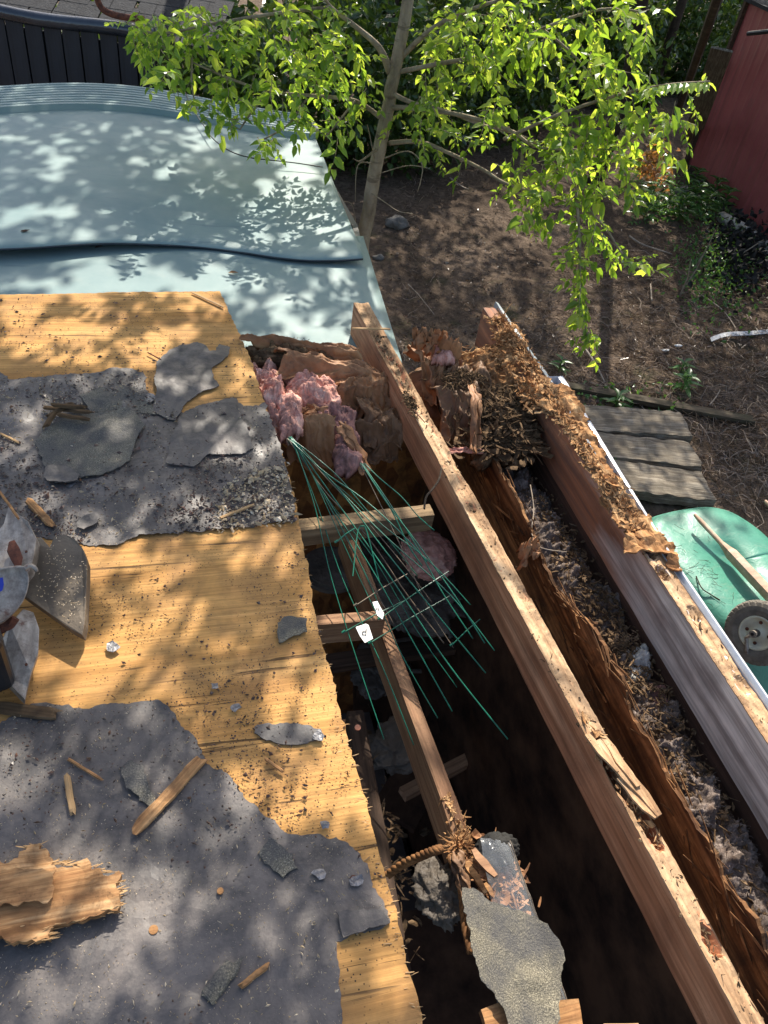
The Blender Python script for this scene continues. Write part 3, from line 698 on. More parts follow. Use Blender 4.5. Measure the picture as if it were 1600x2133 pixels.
stick((420,1582), (280,1735), .026, .012, M_rot, 'long split wood piece lying diagonally on the near tar paper', seed=2, sub=16)
stick((140,1620), (152,1696), .013, .008, M_plyedge, 'short pale wedge of wood on the tar paper', seed=3)
stick((142,1582), (213,1625), .006, .005, M_rot, 'thin straight stick on the tar paper near the saw', seed=4)
stick((553,1582), (590,1608), .007, .005, M_rot, 'small thin stick on the bare plywood', seed=5)
stick((460,1080), (530,1052), .010, .006, M_plyedge, 'slender yellow splinter near the lower edge of the wide tar paper strip', seed=6)
stick((3,905), (42,925), .008, .006, M_plyedge, 'pale splinter at the left edge of the tar paper', seed=7)
stick((308,735), (336,750), .004, .004, M_rust, 'rusty nail lying beside the torn flap', seed=8, cat='nail', name='nail')
stick((502,2055), (560,2010), .010, .008, M_rot, 'stubby broken twig near the bottom of the tar paper', seed=9)
stick((430,2085), (490,2000), .030, .004, M_grit2, 'peeling grey shingle strip near the bottom of the tar paper', seed=10, cat='shingle scrap', name='shingle_scrap')
stick((60,1045), (108,1095), .022, .010, M_rot, 'brown bark chip above the saw', seed=11, cat='bark chip', name='bark_chip')
stick((0,1475), (120,1490), .03, .006, M_rotdark, 'reddish broken shard beneath the saw', seed=12)
stick((735,685), (815,686), .012, .005, M_plyedge, 'pale splinter lying across the far end of the middle rafter', z=.02, seed=13)
for k, (a, b) in enumerate([((90,850),(190,860)), ((100,870),(150,840)), ((95,890),(115,860)), ((120,865),(185,875)), ((110,845),(180,850))]):
    stick(a, b, .016, .008, M_rotdark, ['longest bark strip lying across the bunch on the gritty shingle', 'short bark strip at the left of the bunch on the gritty shingle', 'stubby bark strip pointing towards the viewer from the bunch', 'lowest bark strip in the bunch on the gritty shingle', 'topmost slanting bark strip of the bunch on the gritty shingle'][k], z=.02+k*.006, z2=.03, seed=20+k, cat='bark strip', name='bark_strip', group='bark strips bunched on the gritty shingle')
stick((465,640), (400,610), .01, .004, M_plyedge, 'loose splinter at the far corner of the plywood', z=.006, seed=30)
stick((385,765), (410,750), .005, .003, M_rot, 'tiny twig beside the far torn flap', z=.006, seed=31)
# round washers, foil bits, small crumbs that one can pick out
for k, (x, y) in enumerate([(235,1350),(448,1430),(490,1475),(677,1720),(745,1835),(665,1820),(312,830),(452,905),(665,1535)]):
    r = [12, 8, 9, 10, 14, 12, 10, 14, 12][k]; rg = random.Random(k)
    pts = [(x+r*rg.uniform(.7, 1.5)*math.cos(a), y+r*rg.uniform(.6, 1.3)*math.sin(a)) for a in [j*math.pi/4 for j in range(8)]]
    where = ['right of the saw shadow', 'small and square in the middle of the plywood', 'long and narrow on the plywood', 'at the corner between plywood and near tar paper', 'largest, at the near deck edge', 'on the near tar paper left of the deck edge', 'under the torn flap corner', 'on the square-cut tar paper piece', 'stuck on the oblong dark patch'][k]
    scrap(pts, .007, M_foil, 50+k, 'shiny scrap of torn foil ' + where, 'foil scrap', 'foil_scrap', .001, .006, 30, .003)
def disc(px, py, r, mat, label, name='round_plug', cat='plug'):
    mb = MB(); p = P(px, py, .006); mb.tube([p, p+Vector((0, 0, .004))], r, 14); mb.build(name, mat, None, label=label, cat=cat)
disc(320, 1938, .008, M_rot, 'round wooden plug on the near tar paper'); disc(459, 1857, .006, M_rot, 'small round plug right of the broken plywood piece')
disc(736, 1832, .007, M_rust, 'rusty round nail head near the foil at the deck edge'); disc(745, 1517, .007, M_rust, 'rusty nail head on the plywood edge')
# loose crumbs: nobody could count them
def crumbs(poly, n, seed, mat, name, L0, L1, wd, z=.005, label=None, clump=None):
    rng = random.Random(seed); mb = MB(); xs = [p[0] for p in poly]; ys = [p[1] for p in poly]; c = 0; g = 0
    while c < n and g < n*12:
        g += 1; x, y = rng.uniform(max(-60, min(xs)), max(xs)), rng.uniform(min(ys), min(2160, max(ys)))
        if not inside((x, y), poly): continue
        p = P(x, y, z)
        if clump and noise.noise(Vector((p.x*clump, p.y*clump, seed))) < rng.uniform(-.35, .35): continue
        c += 1; L = rng.uniform(L0, L1)*(1 if rng.random() < .9 else 2.2); a = rng.uniform(0, 6.3); d = Vector((math.cos(a), math.sin(a), rng.gauss(0, .15)))
        sdv = Vector((-d.y, d.x, rng.gauss(0, .3)))*L*wd*rng.uniform(.5, 1.4); p.z += rng.uniform(0, .004)
        mb.add([p, p+d*L*.5+sdv, p+d*L, p+d*L*.5-sdv*.6, p+d*L*.45+Vector((0, 0, L*.25))], [(0,1,4),(1,2,4),(2,3,4),(3,0,4),(3,2,1,0)])
    return mb.build(name, mat, None, label=label, cat='debris', kind='stuff')
crumbs(tar2, 2600, 1, M_fleck, 'sawdust_flecks', .002, .005, .18, .007, 'pale sawdust flecks strewn over the near tar paper')
crumbs(tar1, 1500, 2, M_fleck, 'sawdust_flecks', .003, .008, .2, .009, 'pale sawdust flecks strewn over the wide tar paper strip', 3)
crumbs(tar1, 5200, 3, M_crumb, 'dark_crumbs', .003, .010, .35, .008, 'dark bark crumbs scattered over the wide tar paper strip', 4)
bare1 = [(0,615),(458,610),(545,835),(480,830),(380,860),(300,780),(0,778)]
bare2 = [(250,1140),(615,1090),(700,1450),(780,1740),(800,1850),(745,1770),(600,1735),(430,1590),(320,1460),(80,1465)]
crumbs(bare2, 2300, 4, M_crumb, 'dark_crumbs', .002, .006, .35, .003, 'dark crumbs scattered over the bare plywood near the middle', 5)
crumbs(bare1, 700, 5, M_crumb, 'dark_crumbs', .004, .009, .3, .003, 'dark crumbs scattered over the far strip of bare plywood', 5)
crumbs([(470,1000),(600,960),(610,1090),(440,1110)], 500, 6, M_fleck, 'wood_chips', .005, .016, .3, .008, 'pile of pale wood chips at the corner of the wide tar paper strip')
crumbs(tar2, 500, 7, M_crumb, 'dark_crumbs', .003, .007, .35, .008, 'dark crumbs scattered over the near tar paper', 3)

# ================================================================== PALE BLUE SHEETS BEYOND THE DECK
low = empty('lower_roof', P(300, 500, -.5), 'lower roof covered in pale blue green vinyl sheet beyond the plywood', 'roof')
def lerp_pts(T, x):
    for (a, b), (c, d) in zip(T, T[1:]):
        if x <= c: return b+(d-b)*(x-a)/(c-a)
    return T[-1][1]
def smooth_pts(T, x):
    return sum(lerp_pts(T, x+k*12) for k in range(-4, 5))/9
front = [(-500,525),(-300,528),(0,520),(60,519),(150,508),(250,499),(400,498),(500,508),(600,526),(680,533),(760,532)]
back = [(-500,215),(-300,200),(0,186),(100,178),(200,174),(300,180),(400,197),(500,218),(640,243)]
def upper_z(s, t): # s across 0..1, t 0 front..1 back
    return -.10 + .035*math.sin(s*5.2+.6)*(1-.3*t) + .02*math.sin(s*9+t*2) 
mb = MB(); rows = []; m, n = 300, 130
for i in range(m+1):
    t = i/80*.75 if i <= 80 else .75+.25*(i-80)/220; r = []
    for j in range(n+1):
        s = j/n; xf = -420+s*(757+420); xb = -400+s*(638+400)
        yf = smooth_pts(front, xf); yb = smooth_pts(back, xb)
        # row spacing even in the world: blend on the ground plane
        a = P(xf, yf, -.10); b = P(xb, yb, -.10); p = a.lerp(b, t)
        z = .035*math.sin(s*7.5-1.2)*(1-.5*t)
        if t < .015: z -= (.015-t)*1.4
        # ribs near the far edge
        u = (t-.77)/.19
        if 0 < u < 1: z += .055*(1 if (u*9) % 1 > .35 else 0)
        z += .004*noise.noise(Vector((p.x*1.5, p.y*3, 0)))
        d = (p-CAM); p = p + Vector((0, 0, z*.6)); r.append(p)
    rows.append(r)
mb.grid(rows, .003); mb.build('upper_sheet', M_vinyl, low, smooth=True)
# curled lip under the upper sheet's front edge; black paints the gap's shade
mb = MB(); rows = []
for k in range(7):
    r = []
    for j in range(n+1):
        s = j/n; xf = -420+s*(757+420); yf = smooth_pts(front, xf); a = P(xf, yf, -.10); z = .035*math.sin(s*7.5-1.2)*.6 - .0126
        an = k/6*math.pi; r.append(a+Vector((0, .010*(1-math.cos(an))-.001-.009*math.sin(an), z-.009*(1-math.cos(an))-.002)))
    rows.append(r)
mb.grid(rows, .002, (0, .5, -.5)); mb.build('rolled_edge_shade', M_blackwet, low, smooth=True)
mb = MB(); rows = []
for i in range(60):
    t = i/59; r = []
    for j in range(60):
        s = j/59; a = P(-420+s*(757+420), 482+10*s, -.152); b = P(-420+s*(838+420), 755, -.152)
        p = b.lerp(a, t); p.z += .006*noise.noise(Vector((p.x*2, p.y*5, 0))); r.append(p)
    rows.append(r)
mb.grid(rows, .003); mb.build('lower_sheet', M_vinyl, low, smooth=True)
a, b, c_ = P(745, 470, -.19), P(620, 250, -.19), P(800, 690, -.19)
mb = MB()
for (p, q) in ((c_, a), (a, b), (b, P(-380, 205, -.19))):
    d = (q-p).normalized(); nn = Vector((d.y, -d.x, 0))*.03; base = [p, q, q-nn, p-nn]
    mb.add([Vector((v.x-.06*0, v.y, -.19)) for v in base]+[Vector((v.x, v.y, GZ-.2)) for v in base], [(0,1,2,3),(0,4,5,1),(1,5,6,2),(2,6,7,3),(3,7,4,0),(4,7,6,5)])
mb.build('wall', M_wall, low)
mb = MB(); mb.tube([P(642, 246, -.15), P(660, 272, -.2)], .02, 8); mb.build('trim_end', M_whitepipe, low)
# black cord curving over the sheet
pts = [P(x, y, -.07) for x, y in [(385,190),(400,225),(425,262),(445,290),(480,315),(520,328),(560,333),(620,340),(672,348)]]
def spline(pts, k=6):
    out = []; n = len(pts)
    for i in range(n-1):
        p0, p1, p2, p3 = pts[max(i-1, 0)], pts[i], pts[i+1], pts[min(i+2, n-1)]
        for j in range(k):
            t = j/k; out.append(.5*((2*p1)+(p2-p0)*t+(2*p0-5*p1+4*p2-p3)*t*t+(3*p1-p0-3*p2+p3)*t**3))
    return out+[pts[-1]]
mb = MB(); mb.tube(spline(pts), .0035, 6); mb.build('cord', M_black, None, label='thin black cord curving over the pale blue sheet', cat='cord', smooth=True)
# dead leaves lying on the sheet
for k, (x, y, lab) in enumerate([(40,486,'dark dead leaf at the left of the upper blue sheet'), (475,568,'brown curled leaf on the lower blue sheet'), (197,517,'blackened leaf caught at the rolled edge of the blue sheet'), (430,520,'small twiggy leaf at the rolled edge of the blue sheet')]):
    mb = MB(); zz = -.085 if k == 0 else -.15; p = P(x, y, zz); leaf(mb, p, Vector((1, .4*(-1)**k, 0)), Vector((0, 0, 1)), .05, .022, .4, -.4)
    mb.build('dead_leaf', M_deadleaf if k == 1 else M_crumb, None, label=lab, cat='leaf')

# ================================================================== DARK BOARD FENCE + NEIGHBOUR ROOF (top left)
fA, fB = Q(-140, 205, 6.3), Q(330, 215, 6.4)
fn = empty('board_wall', (fA+fB)/2-Vector((0, 0, 1)), 'black board wall with a rounded glossy rail behind the blue sheet', 'wall')
d = (fB-fA); d.z = 0; Lw = d.length; d.normalize(); nb = 13; Mx = Matrix((d, Vector((-d.y, d.x, 0)), Vector((0, 0, 1)))).transposed().to_4x4()
zt = Q(150, 55, 6.35).z; rngb = random.Random(3)
for i in range(nb):
    Mx2 = Mx.copy(); c = fA.lerp(fB, (i+.5)/nb); Mx2.translation = Vector((c.x, c.y, (zt+GZ)/2)) + Mx.to_3x3() @ Vector((0, rngb.uniform(-.006, .006), 0))
    mb = MB(); mb.prism(Mx2, Lw/nb-.012, .02, zt-GZ); bevel(mb.build('board', M_slat, fn), .003)
mb = MB(); Mx2 = Mx.copy(); c = (fA+fB)/2; Mx2.translation = Vector((c.x, c.y, (zt+GZ)/2-.02))+Mx.to_3x3() @ Vector((0, .04, 0)); mb.prism(Mx2, Lw, .02, zt-GZ-.1); mb.build('backing', M_black, fn)
pr = [Vector((fA.lerp(fB, t).x, fA.lerp(fB, t).y, zt+.02+.012*math.sin(t*9))) for t in [k/20 for k in range(21)]]
mb = MB(); mb.tube(pr, .05, 14); mb.build('rail', M_blackwet, fn, smooth=True)
# shingled roof rising behind
sr = MB(); y3 = Mx.to_3x3() @ Vector((0, 1, 0))
rng = random.Random(8)
for r in range(9):
    o = fA - d*.6 + y3*(.12+r*.14) + Vector((0, 0, zt+.02+r*.05-fA.z)); x = 0
    while x < Lw+1.0:
        ww = rng.uniform(.14, .2); Mq = Mx.copy(); Mq = Mq @ Matrix.Rotation(.33, 4, 'X'); Mq.translation = o+d*x; sr.prism(Mq, ww-.008, .2, .012); x += ww
sr.build('shingled_roof', M_shingle, None, label='dark shingled roof slope beyond the black board wall', cat='roof')
mb = MB(); mb.tube(spline([Q(x, y, 6.2) for x, y in [(200,-15),(205,5),(215,20),(235,30),(262,36),(300,40)]]), .022, 8); mb.build('rusty_pipe', M_rust, None, label='bent rusty pipe above the black board wall', cat='pipe', smooth=True)
# ================================================================== RED SHED (top right)
sA, sB = G(1428, 352), P(1640, 560, GZ); sA.z = sB.z = GZ
sh = empty('shed', (sA+sB)/2, 'faded dark red metal shed wall at the right behind the tree', 'shed')
d = (sB-sA).normalized(); nrm = Vector((d.y, -d.x, 0)); nrm = nrm if nrm.dot(CAM-sA) > 0 else -nrm
Ls = (sB-sA).length+4
def wallpanel(u0, u1, z0, z1, off, name, mat=M_red, th=.03):
    n = max(2, int((u1-u0)/.06)); rows = []
    for zz in (z0, z0+.15, (z0+z1)/2, z1):
        rows.append([sA+d*(u0+(u1-u0)*i/n)+nrm*(off+.012*(abs(((u0+(u1-u0)*i/n)*4) % 1-.5) < .12)+.01*noise.noise(Vector((i*.2, zz, 0))))+Vector((0, 0, zz-GZ)) for i in range(n+1)])
    mb = MB(); mb.grid(rows, th, tuple(-nrm)); return mb.build(name, mat, sh)
wallpanel(0, Ls*.42, GZ+.12, GZ+2.6, 0, 'wall_panel'); wallpanel(Ls*.42+.02, Ls, GZ+.05, GZ+2.6, .05, 'wall_panel')
mb = MB(); Mq = Matrix((d, nrm, Vector((0, 0, 1)))).transposed().to_4x4(); Mq.translation = sA+Vector((0, 0, 1.3))+nrm*.02; mb.prism(Mq, .08, .10, 2.6); mb.build('corner_post', M_darkwood, sh)
mb = MB(); Mq = Mq.copy(); Mq.translation = sA+d*(Ls/2)+nrm*(-1.2)+Vector((0, 0, 2.63)); mb.prism(Mq, Ls, 2.6, .05); mb.build('roof', M_shingle, sh)
mb = MB(); Mq = Mq.copy(); Mq.translation = sA-nrm*1.2+Vector((0, 0, 1.3))+d*.06; mb.prism(Mq, .04, 2.3, 2.6); mb.build('wall_panel', M_darkwood, sh)
mb = MB(); mb.tube([Q(1558, 70, 8.8), Q(1615, 64, 8.5)], .02, 8); mb.build('handle', M_black, sh)
for k, (x, y) in enumerate([(1575,165),(1390,0)]):
    pass
# leaning post, bracket of boards by the shed
mb = MB(); mb.tube([G(1412, 235)+Vector((0, 0, -.1)), Q(1515, -60, 12.3)], .075, 8); mb.build('post', M_plank, None, label='grey wooden post standing left of the red shed', cat='post')
beam('board', G(1425, 330)+Vector((.0, 0, .25)), Q(1505, 100, 12.6), .3, .3, .03, M_slab, seed=44, label='pale board leaning against the far corner of the red shed', cat='board')
lump('leaf_pile', G(1475, 130)+Vector((0, 0, .2)), (.16, .2, .35), M_deadleaf, seed=5, amp=.8, sc=5, sub=4, label='clump of rusty dead leaves caught beside the leaning board', cat='leaves')
# white downspout lying by the shed
mb = MB(); mb.tube([G(1495, 468)+Vector((0, 0, .1)), G(1540, 500)+Vector((0, 0, .12)), G(1610, 552)+Vector((0, 0, .1))], .085, 10); mb.build('downspout', M_whitepipe, None, label='dirty white pipe on the ground at the foot of the red shed', cat='pipe', smooth=True)
# ================================================================== THINGS ON THE GROUND
def rock(px, py, r, seed, label, mat=None, flat=.55):
    c = G(px, py); return lump('rock', c+Vector((0, 0, r*flat*.4)), (r, r*.75, r*flat), mat or M_stone, seed=seed, amp=.35, sc=1.6, ridged=False, sub=3, label=label, cat='rock')
rock(826, 472, .16, 1, 'grey lump of rock on the dirt right of the trunk'); rock(790, 535, .07, 2, 'small bluish stone near the foot of the trunk')
rock(1165, 168, .42, 3, 'flat grey stone slab on the dark ground behind the tree', flat=.22); rock(1150, 195, .42, 4, 'second flat stone slab nearer than the one behind the tree', flat=.22)
rock(1425, 405, .2, 5, 'brownish rock among the weeds by the red shed'); rock(930, 545, .03, 6, 'pebble on the dirt in front of the rock'); rock(878, 350, .05, 8, 'small pale stone beyond the trunk roots')
def gbeam(name, a, b, wd, th, mat, label, seed, cat='board', lift=.02, group=None, ja=.006):
    A, B = G(*a)+Vector((0, 0, th+lift)), G(*b)+Vector((0, 0, th+lift)); 
    return beam(name, A, B, wd, wd, th, mat, seed=seed, jit=ja, n=60, label=label, cat=cat, ends=.03, rot=lambda s, u: .006*max(0, fbm((s*10, u, seed), 1, 4, seed)), group=group)
gbeam('plank', (1120, 800), (1560, 888), .11, .05, M_plank, 'long mossy dark plank lying on the ground beyond the gutter', 51, 'plank')
gbeam('weathered_slab', (1180, 888), (1418, 908), .40, .10, M_slab, 'farthest of the three weathered wood slabs beyond the gutter', 52, 'slab', group='weathered wood slabs on the ground', ja=.02)
gbeam('weathered_slab', (1200, 945), (1440, 968), .36, .10, M_slab, 'middle one of the three weathered wood slabs beyond the gutter', 53, 'slab', group='weathered wood slabs on the ground', ja=.02)
gbeam('weathered_slab', (1210, 1015), (1465, 1032), .40, .10, M_slab, 'nearest of the three weathered wood slabs, beside the green wheelbarrow', 54, 'slab', group='weathered wood slabs on the ground', ja=.02)
mb = MB(); pts = spline([G(x, y)+Vector((0, 0, .05)) for x, y in [(1478,720),(1510,712),(1560,706),(1625,700)]]); mb.grid([[p, p+Vector((.02, .07, .01))] for p in pts], .008); mb.build('trim_strip', M_tag, None, label='narrow white plastic strip lying on the straw at the right edge', cat='strip')
for k, (x, y, l) in enumerate([(1385, 732, 'left'), (1410, 727, 'right')]):
    lump('paper_scrap', G(x, y)+Vector((0, 0, .03)), (.05, .02, .01), M_tag, seed=k+3, amp=.6, sub=3, label='small crumpled white scrap on the straw, the %s one of two' % l, cat='scrap')
def gstick(pts, r, mat, label, lift=.05, name='fallen_branch', cat='branch'):
    q = spline([G(*p)+Vector((0, 0, lift)) for p in pts]); mb = MB(); mb.tube(q, [r*(1-.5*i/len(q)) for i in range(len(q))], 6); return mb.build(name, mat, None, label=label, cat=cat, smooth=True)
gstick([(1216,738),(1235,765),(1258,800)], .014, M_bone, 'bare pale stick pointing at the mossy plank')
gstick([(1310,495),(1340,510),(1400,530)], .014, M_bone, 'pale branch on the ground under the hanging leaves')
gstick([(1450,620),(1500,660),(1535,705)], .010, M_bone, 'thin bleached stick above the white strip')
gstick([(1352,640),(1352,600)], .012, M_bone, 'short upright stub of dead stem right of the hanging twig', .08)
gstick([(850,590),(870,610),(905,655)], .006, M_bone, 'fine straight twig on the dirt beyond the rafter ends')
gstick([(1475,850),(1490,830),(1496,820)], .008, M_bone, 'little dead twig above the end of the mossy plank')
gstick([(935,380),(960,395),(975,402)], .012, M_bone, 'stubby light twig on the dirt behind the trunk')
# dead stems standing up by the shed
for k, (x, y, x2, y2) in enumerate([(1425,600,1470,520),(1445,560,1490,480),(1500,560,1590,500),(1415,620,1440,540)]):
    a = G(x, y); b = Q(x2, y2, (a-CAM).dot(HEAD)-.2); mb = MB(); mb.tube([a, a.lerp(b, .5)+Vector((.03, 0, .02)), b], [.012, .009, .005], 5)
    mb.build('dry_stalk', M_bone, None, label=['tall dead stem leaning before the red shed', 'dead stem behind the others by the red shed', 'long dead stem reaching to the white pipe', 'shortest dead stem by the red shed'][k], cat='stem', group='dead stems by the red shed')
# straw and fallen twigs: too many to count
def straw(n, seed, region, name, L0, L1, r, label, mat):
    rng = random.Random(seed); mb = MB(); c = 0
    while c < n:
        x, y = rng.uniform(region[0], region[2]), rng.uniform(region[1], region[3])
        if len(region) > 4 and not inside((x, y), region[4]): continue
        c += 1; p = G(x, y); a = rng.uniform(0, 6.28); L = rng.uniform(L0, L1); q = [p+Vector((0, 0, rng.uniform(.005, .04)))]
        for k in range(4):
            a += rng.gauss(0, .35); q.append(q[-1]+Vector((math.cos(a), math.sin(a), 0))*L/4)
        for k in range(1, 5): q[k].z = ground_h(q[k].x, q[k].y)+rng.uniform(.004, .07)
        mb.tube(q, r*rng.uniform(.5, 1.3), 3, False)
    mb.build(name, mat, None, label=label, cat='straw', kind='stuff')
straw(2600, 1, (1080, 430, 1640, 1060, [(1280,500),(1640,440),(1640,1060),(1440,1060),(1400,860),(1150,800),(1080,700),(1150,600)]), 'dry_straw', .10, .42, .0032, 'tangle of dry straw and dead vines over the dirt at the right', M_straw)
straw(800, 2, (830, 280, 1250, 760), 'fallen_twigs', .05, .25, .003, 'sparse fallen twigs on the brown dirt below the tree', M_straw)
rng = random.Random(4); mb = MB()
for i in range(4200):
    p = G(rng.uniform(800, 1640), 60+940*rng.random()**.8); p.z += rng.uniform(.004, .03); leaf(mb, p, Vector((rng.gauss(0, 1), rng.gauss(0, 1), rng.gauss(0, .2))), rv(1).normalized()+Vector((0, 0, 1.4)), rng.uniform(.02, .06), rng.uniform(.01, .03), .3, .5)
mb.build('leaf_litter', M_crumb, None, label='dark leaf litter spread over the dirt', cat='leaf litter', kind='stuff')
rng = random.Random(14); mb = MB()
for i in range(900):
    p = G(rng.uniform(800, 1640), 60+940*rng.random()**.8); p.z += rng.uniform(.004, .03); leaf(mb, p, Vector((rng.gauss(0, 1), rng.gauss(0, 1), rng.gauss(0, .2))), rv(1).normalized()+Vector((0, 0, 1.4)), rng.uniform(.02, .05), rng.uniform(.01, .03), .3, .5)
mb.build('leaf_litter', M_straw, None, label='pale dry leaves among the leaf litter', cat='leaf litter', kind='stuff')
# weeds
def weed(px, py, n, L, seed, label, h=.15):
    rng = random.Random(seed); c = G(px, py); mb = MB()
    for i in range(n):
        a = i*2.4+rng.uniform(-.3, .3); tier = i/n; d = Vector((math.cos(a), math.sin(a), .35+.5*tier)); leaf(mb, c+Vector((0, 0, h*tier+.02)), d, Vector((0, 0, 1)), L*(1.1-.5*tier), L*.34, .25, .9)
    st = MB(); st.tube([c-Vector((0, 0, .02)), c+Vector((0, 0, h))], .006, 5)
    e = empty('weed', c, label, 'weed'); mb.build('leaves', M_weed, e, smooth=True); st.build('stem', M_weed, e)
weed(1418, 775, 9, .17, 1, 'small green weed plant on the straw, the upper of two close together'); weed(1420, 815, 13, .20, 2, 'leafy green weed just above the mossy plank', .2)
weed(1282, 848, 9, .18, 3, 'low green weed between the mossy plank and the slabs'); weed(1165, 770, 7, .15, 4, 'small weed close behind the end of the gutter')
for k, (x, y) in enumerate([(1350,420),(1385,440),(1440,430),(1460,455),(1410,460),(1375,390),(1480,420),(1440,395),(1340,455),(1500,445)]):
    weed(x, y, 16, .28, 10+k, ['broad weed at the left of the patch by the red shed', 'weed in the front of the patch by the red shed', 'bright weed in the middle of the patch by the red shed', 'weed nearest the white pipe in the patch', 'lowest weed in the front of the patch by the shed', 'weed beneath the hanging leaves by the dead leaves', 'weed hard against the red wall', 'weed behind the brown rock', 'outermost left weed in front of the patch', 'weed between the red wall and the white pipe'][k], .4)
rng = random.Random(6); mb = MB()
for i in range(2600):
    x, y = rng.gauss(1490, 45), rng.gauss(560, 55)
    if i < 900: x, y = rng.uniform(1310, 1500), rng.uniform(370, 470)
    if i > 2300: x, y = rng.uniform(1200, 1420), rng.uniform(800, 990)
    p = G(x, y); p.z += rng.uniform(0, .22 if i < 2300 else .05); leaf(mb, p, rv(1), rv(1), .06, .035, .3, .4)
mb.build('ground_cover', M_weed, None, label='low green creeping ground cover in the shade', cat='ground cover', kind='stuff')
rng = random.Random(16); mb = MB()
for i in range(700):
    x, y = rng.gauss(1535, 34), rng.gauss(545, 42); p = G(x, y); p.z += rng.uniform(0, .3); leaf(mb, p, rv(1), rv(1), .10, .07, .3, .4)
mb.build('vine_patch', M_charcoal, None, label='blackened vine leaves heaped at the foot of the red shed', cat='vine', kind='stuff')

# ------------------------------------------------------------------ wheelbarrow, lying upside down
wb = empty('wheelbarrow', P(1560, 1280, -2.3), 'upturned green wheelbarrow with pale wooden handles beyond the gutter', 'wheelbarrow')
ha, hb = P(1447, 1072, -1.86), P(1660, 1300, -1.86)
u = (hb-ha); u.z = 0; u.normalize(); v = Vector((u.y, -u.x, 0)) 
tc = P(1512, 1205, -2.1)      # tray centre
mb = MB(); rows = []; nA = 72
# tray drawn as nested rounded rectangles: flat underside on top, flaring sides, rolled rim
tx = Vector((1, .12, 0)).normalized(); ty = Vector((-.12, 1, 0)).normalized()
def rr(an, a, b, e=3.2):
    c, s = math.cos(an), math.sin(an); k = (abs(c)**e+abs(s)**e)**(-1/e); return c*k*a, s*k*b
levels = [(.02, .03, -1.94), (.25, .30, -1.945), (.40, .50, -1.95), (.45, .57, -1.975), (.49, .63, -2.05), (.56, .72, -2.25), (.60, .77, -2.36), (.64, .81, -2.385), (.65, .82, -2.41), (.64, .81, -2.42)]
for a, b, z in levels:
    r = []
    for k in range(nA):
        X, Y = rr(2*math.pi*k/nA, a, b); p = tc + tx*X + ty*(Y) ; p.z = z + .008*noise.noise(Vector((X*5, Y*5, z)))+ (.02*math.sin(X*9) if z > -1.96 else 0); r.append(p)
    rows.append(r+[r[0]])
mb.grid(rows); tr = mb.build('tray', M_green, wb, smooth=True)
sm = tr.modifiers.new('thick', 'SOLIDIFY'); sm.thickness = .008
for sgn, off in ((0, 0), (1, -.66)):
    A, B = ha+v*off*(1), hb+v*off; B = B+u*.35; mb = MB(); n = 24; L = (B-A).length; rows = []
    pr = []; rad = []
    for i in range(n+1):
        s = i/n*L; t = min(1, max(0, (s-.30)/.10)); t = t*t*(3-2*t); wdt = .017+.016*t
        pr.append(A+(B-A).normalized()*s); rad.append(wdt)
    yv = Vector((-u.y, u.x, 0)); ring = []; m = 12
    for i, p in enumerate(pr):
        s = i/n*L; t = min(1, max(0, (s-.30)/.10)); e = 2+4*t; 
        k0 = .6 if i == 0 else 1
        ring.append([p + yv*(rr(2*math.pi*k/m+.3, rad[i]*k0, rad[i]*k0, e)[0]) + Vector((0, 0, rr(2*math.pi*k/m+.3, rad[i]*k0, rad[i]*k0, e)[1])) for k in range(m)])
    vs = [q for r in ring for q in r]; fs = [(i*m+k, i*m+(k+1) % m, (i+1)*m+(k+1) % m, (i+1)*m+k) for i in range(n) for k in range(m)]+[tuple(range(m))[::-1], tuple(n*m+k for k in range(m))]
    mb.add(vs, fs); mb.build('handle', M_handle, wb, smooth=False)
# wheel: lathe profile round an axle
wc = P(1580, 1318, -1.86); ax = (P(1540, 1322, -1.86)-P(1590, 1308, -1.86)).normalized(); ax = (Vector((-.86, -.30, .38))).normalized()
whl_e = None
def lathe(prof, c, ax, n=48, tread=None):
    a = ax.cross(Vector((0, 0, 1))).normalized(); b = ax.cross(a); vs = []; m = len(prof)
    for i in range(n):
        an = 2*math.pi*i/n
        for j, (x, r) in enumerate(prof):
            rr_ = r + (tread(i, j) if tread else 0); vs.append(c+ax*x+(a*math.cos(an)+b*math.sin(an))*rr_)
    return vs, [(i*m+j, i*m+j+1, ((i+1) % n)*m+j+1, ((i+1) % n)*m+j) for i in range(n) for j in range(m-1)]
tp = [(.030,.100),(.040,.115),(.046,.140),(.043,.165),(.036,.182),(.024,.190),(.012,.193),(0,.194),(-.012,.193),(-.024,.190),(-.036,.182),(-.043,.165),(-.046,.140),(-.040,.115),(-.030,.100)]
wheel = MB()
def trd(i, j):
    if j in (4, 10): return .006 if i % 4 < 3 else -.002
    if j in (5, 9): return .006 if (i+1) % 4 < 3 else -.002
    if j in (6, 8): return .006 if (i+2) % 4 < 3 else -.002
    if j == 7: return .005 if i % 4 < 3 else -.003
    return 0
vs, fs = lathe(tp, wc, ax, 120, trd); wheel.add(vs, fs); wh = wheel.build('wheel', M_rubber, wb)
mb = MB(); vs, fs = lathe([(.0,.104),(.034,.106),(.040,.100),(.034,.092),(.014,.086),(.006,.06),(.018,.035),(.030,.024),(.030,.0)], wc, ax, 48); mb.add(vs, fs); mb.build('rim', M_cream, wh, smooth=True)
a_ = ax.cross(Vector((0, 0, 1))).normalized(); b_ = ax.cross(a_)
mb = MB()
for k in range(4):
    an = .4+k*math.pi/2; c0 = wc+(a_*math.cos(an)+b_*math.sin(an))*.066+ax*.006; mb.tube([c0, c0+ax*.006], .011, 10)
mb.build('rim_hole', M_rust, wh)
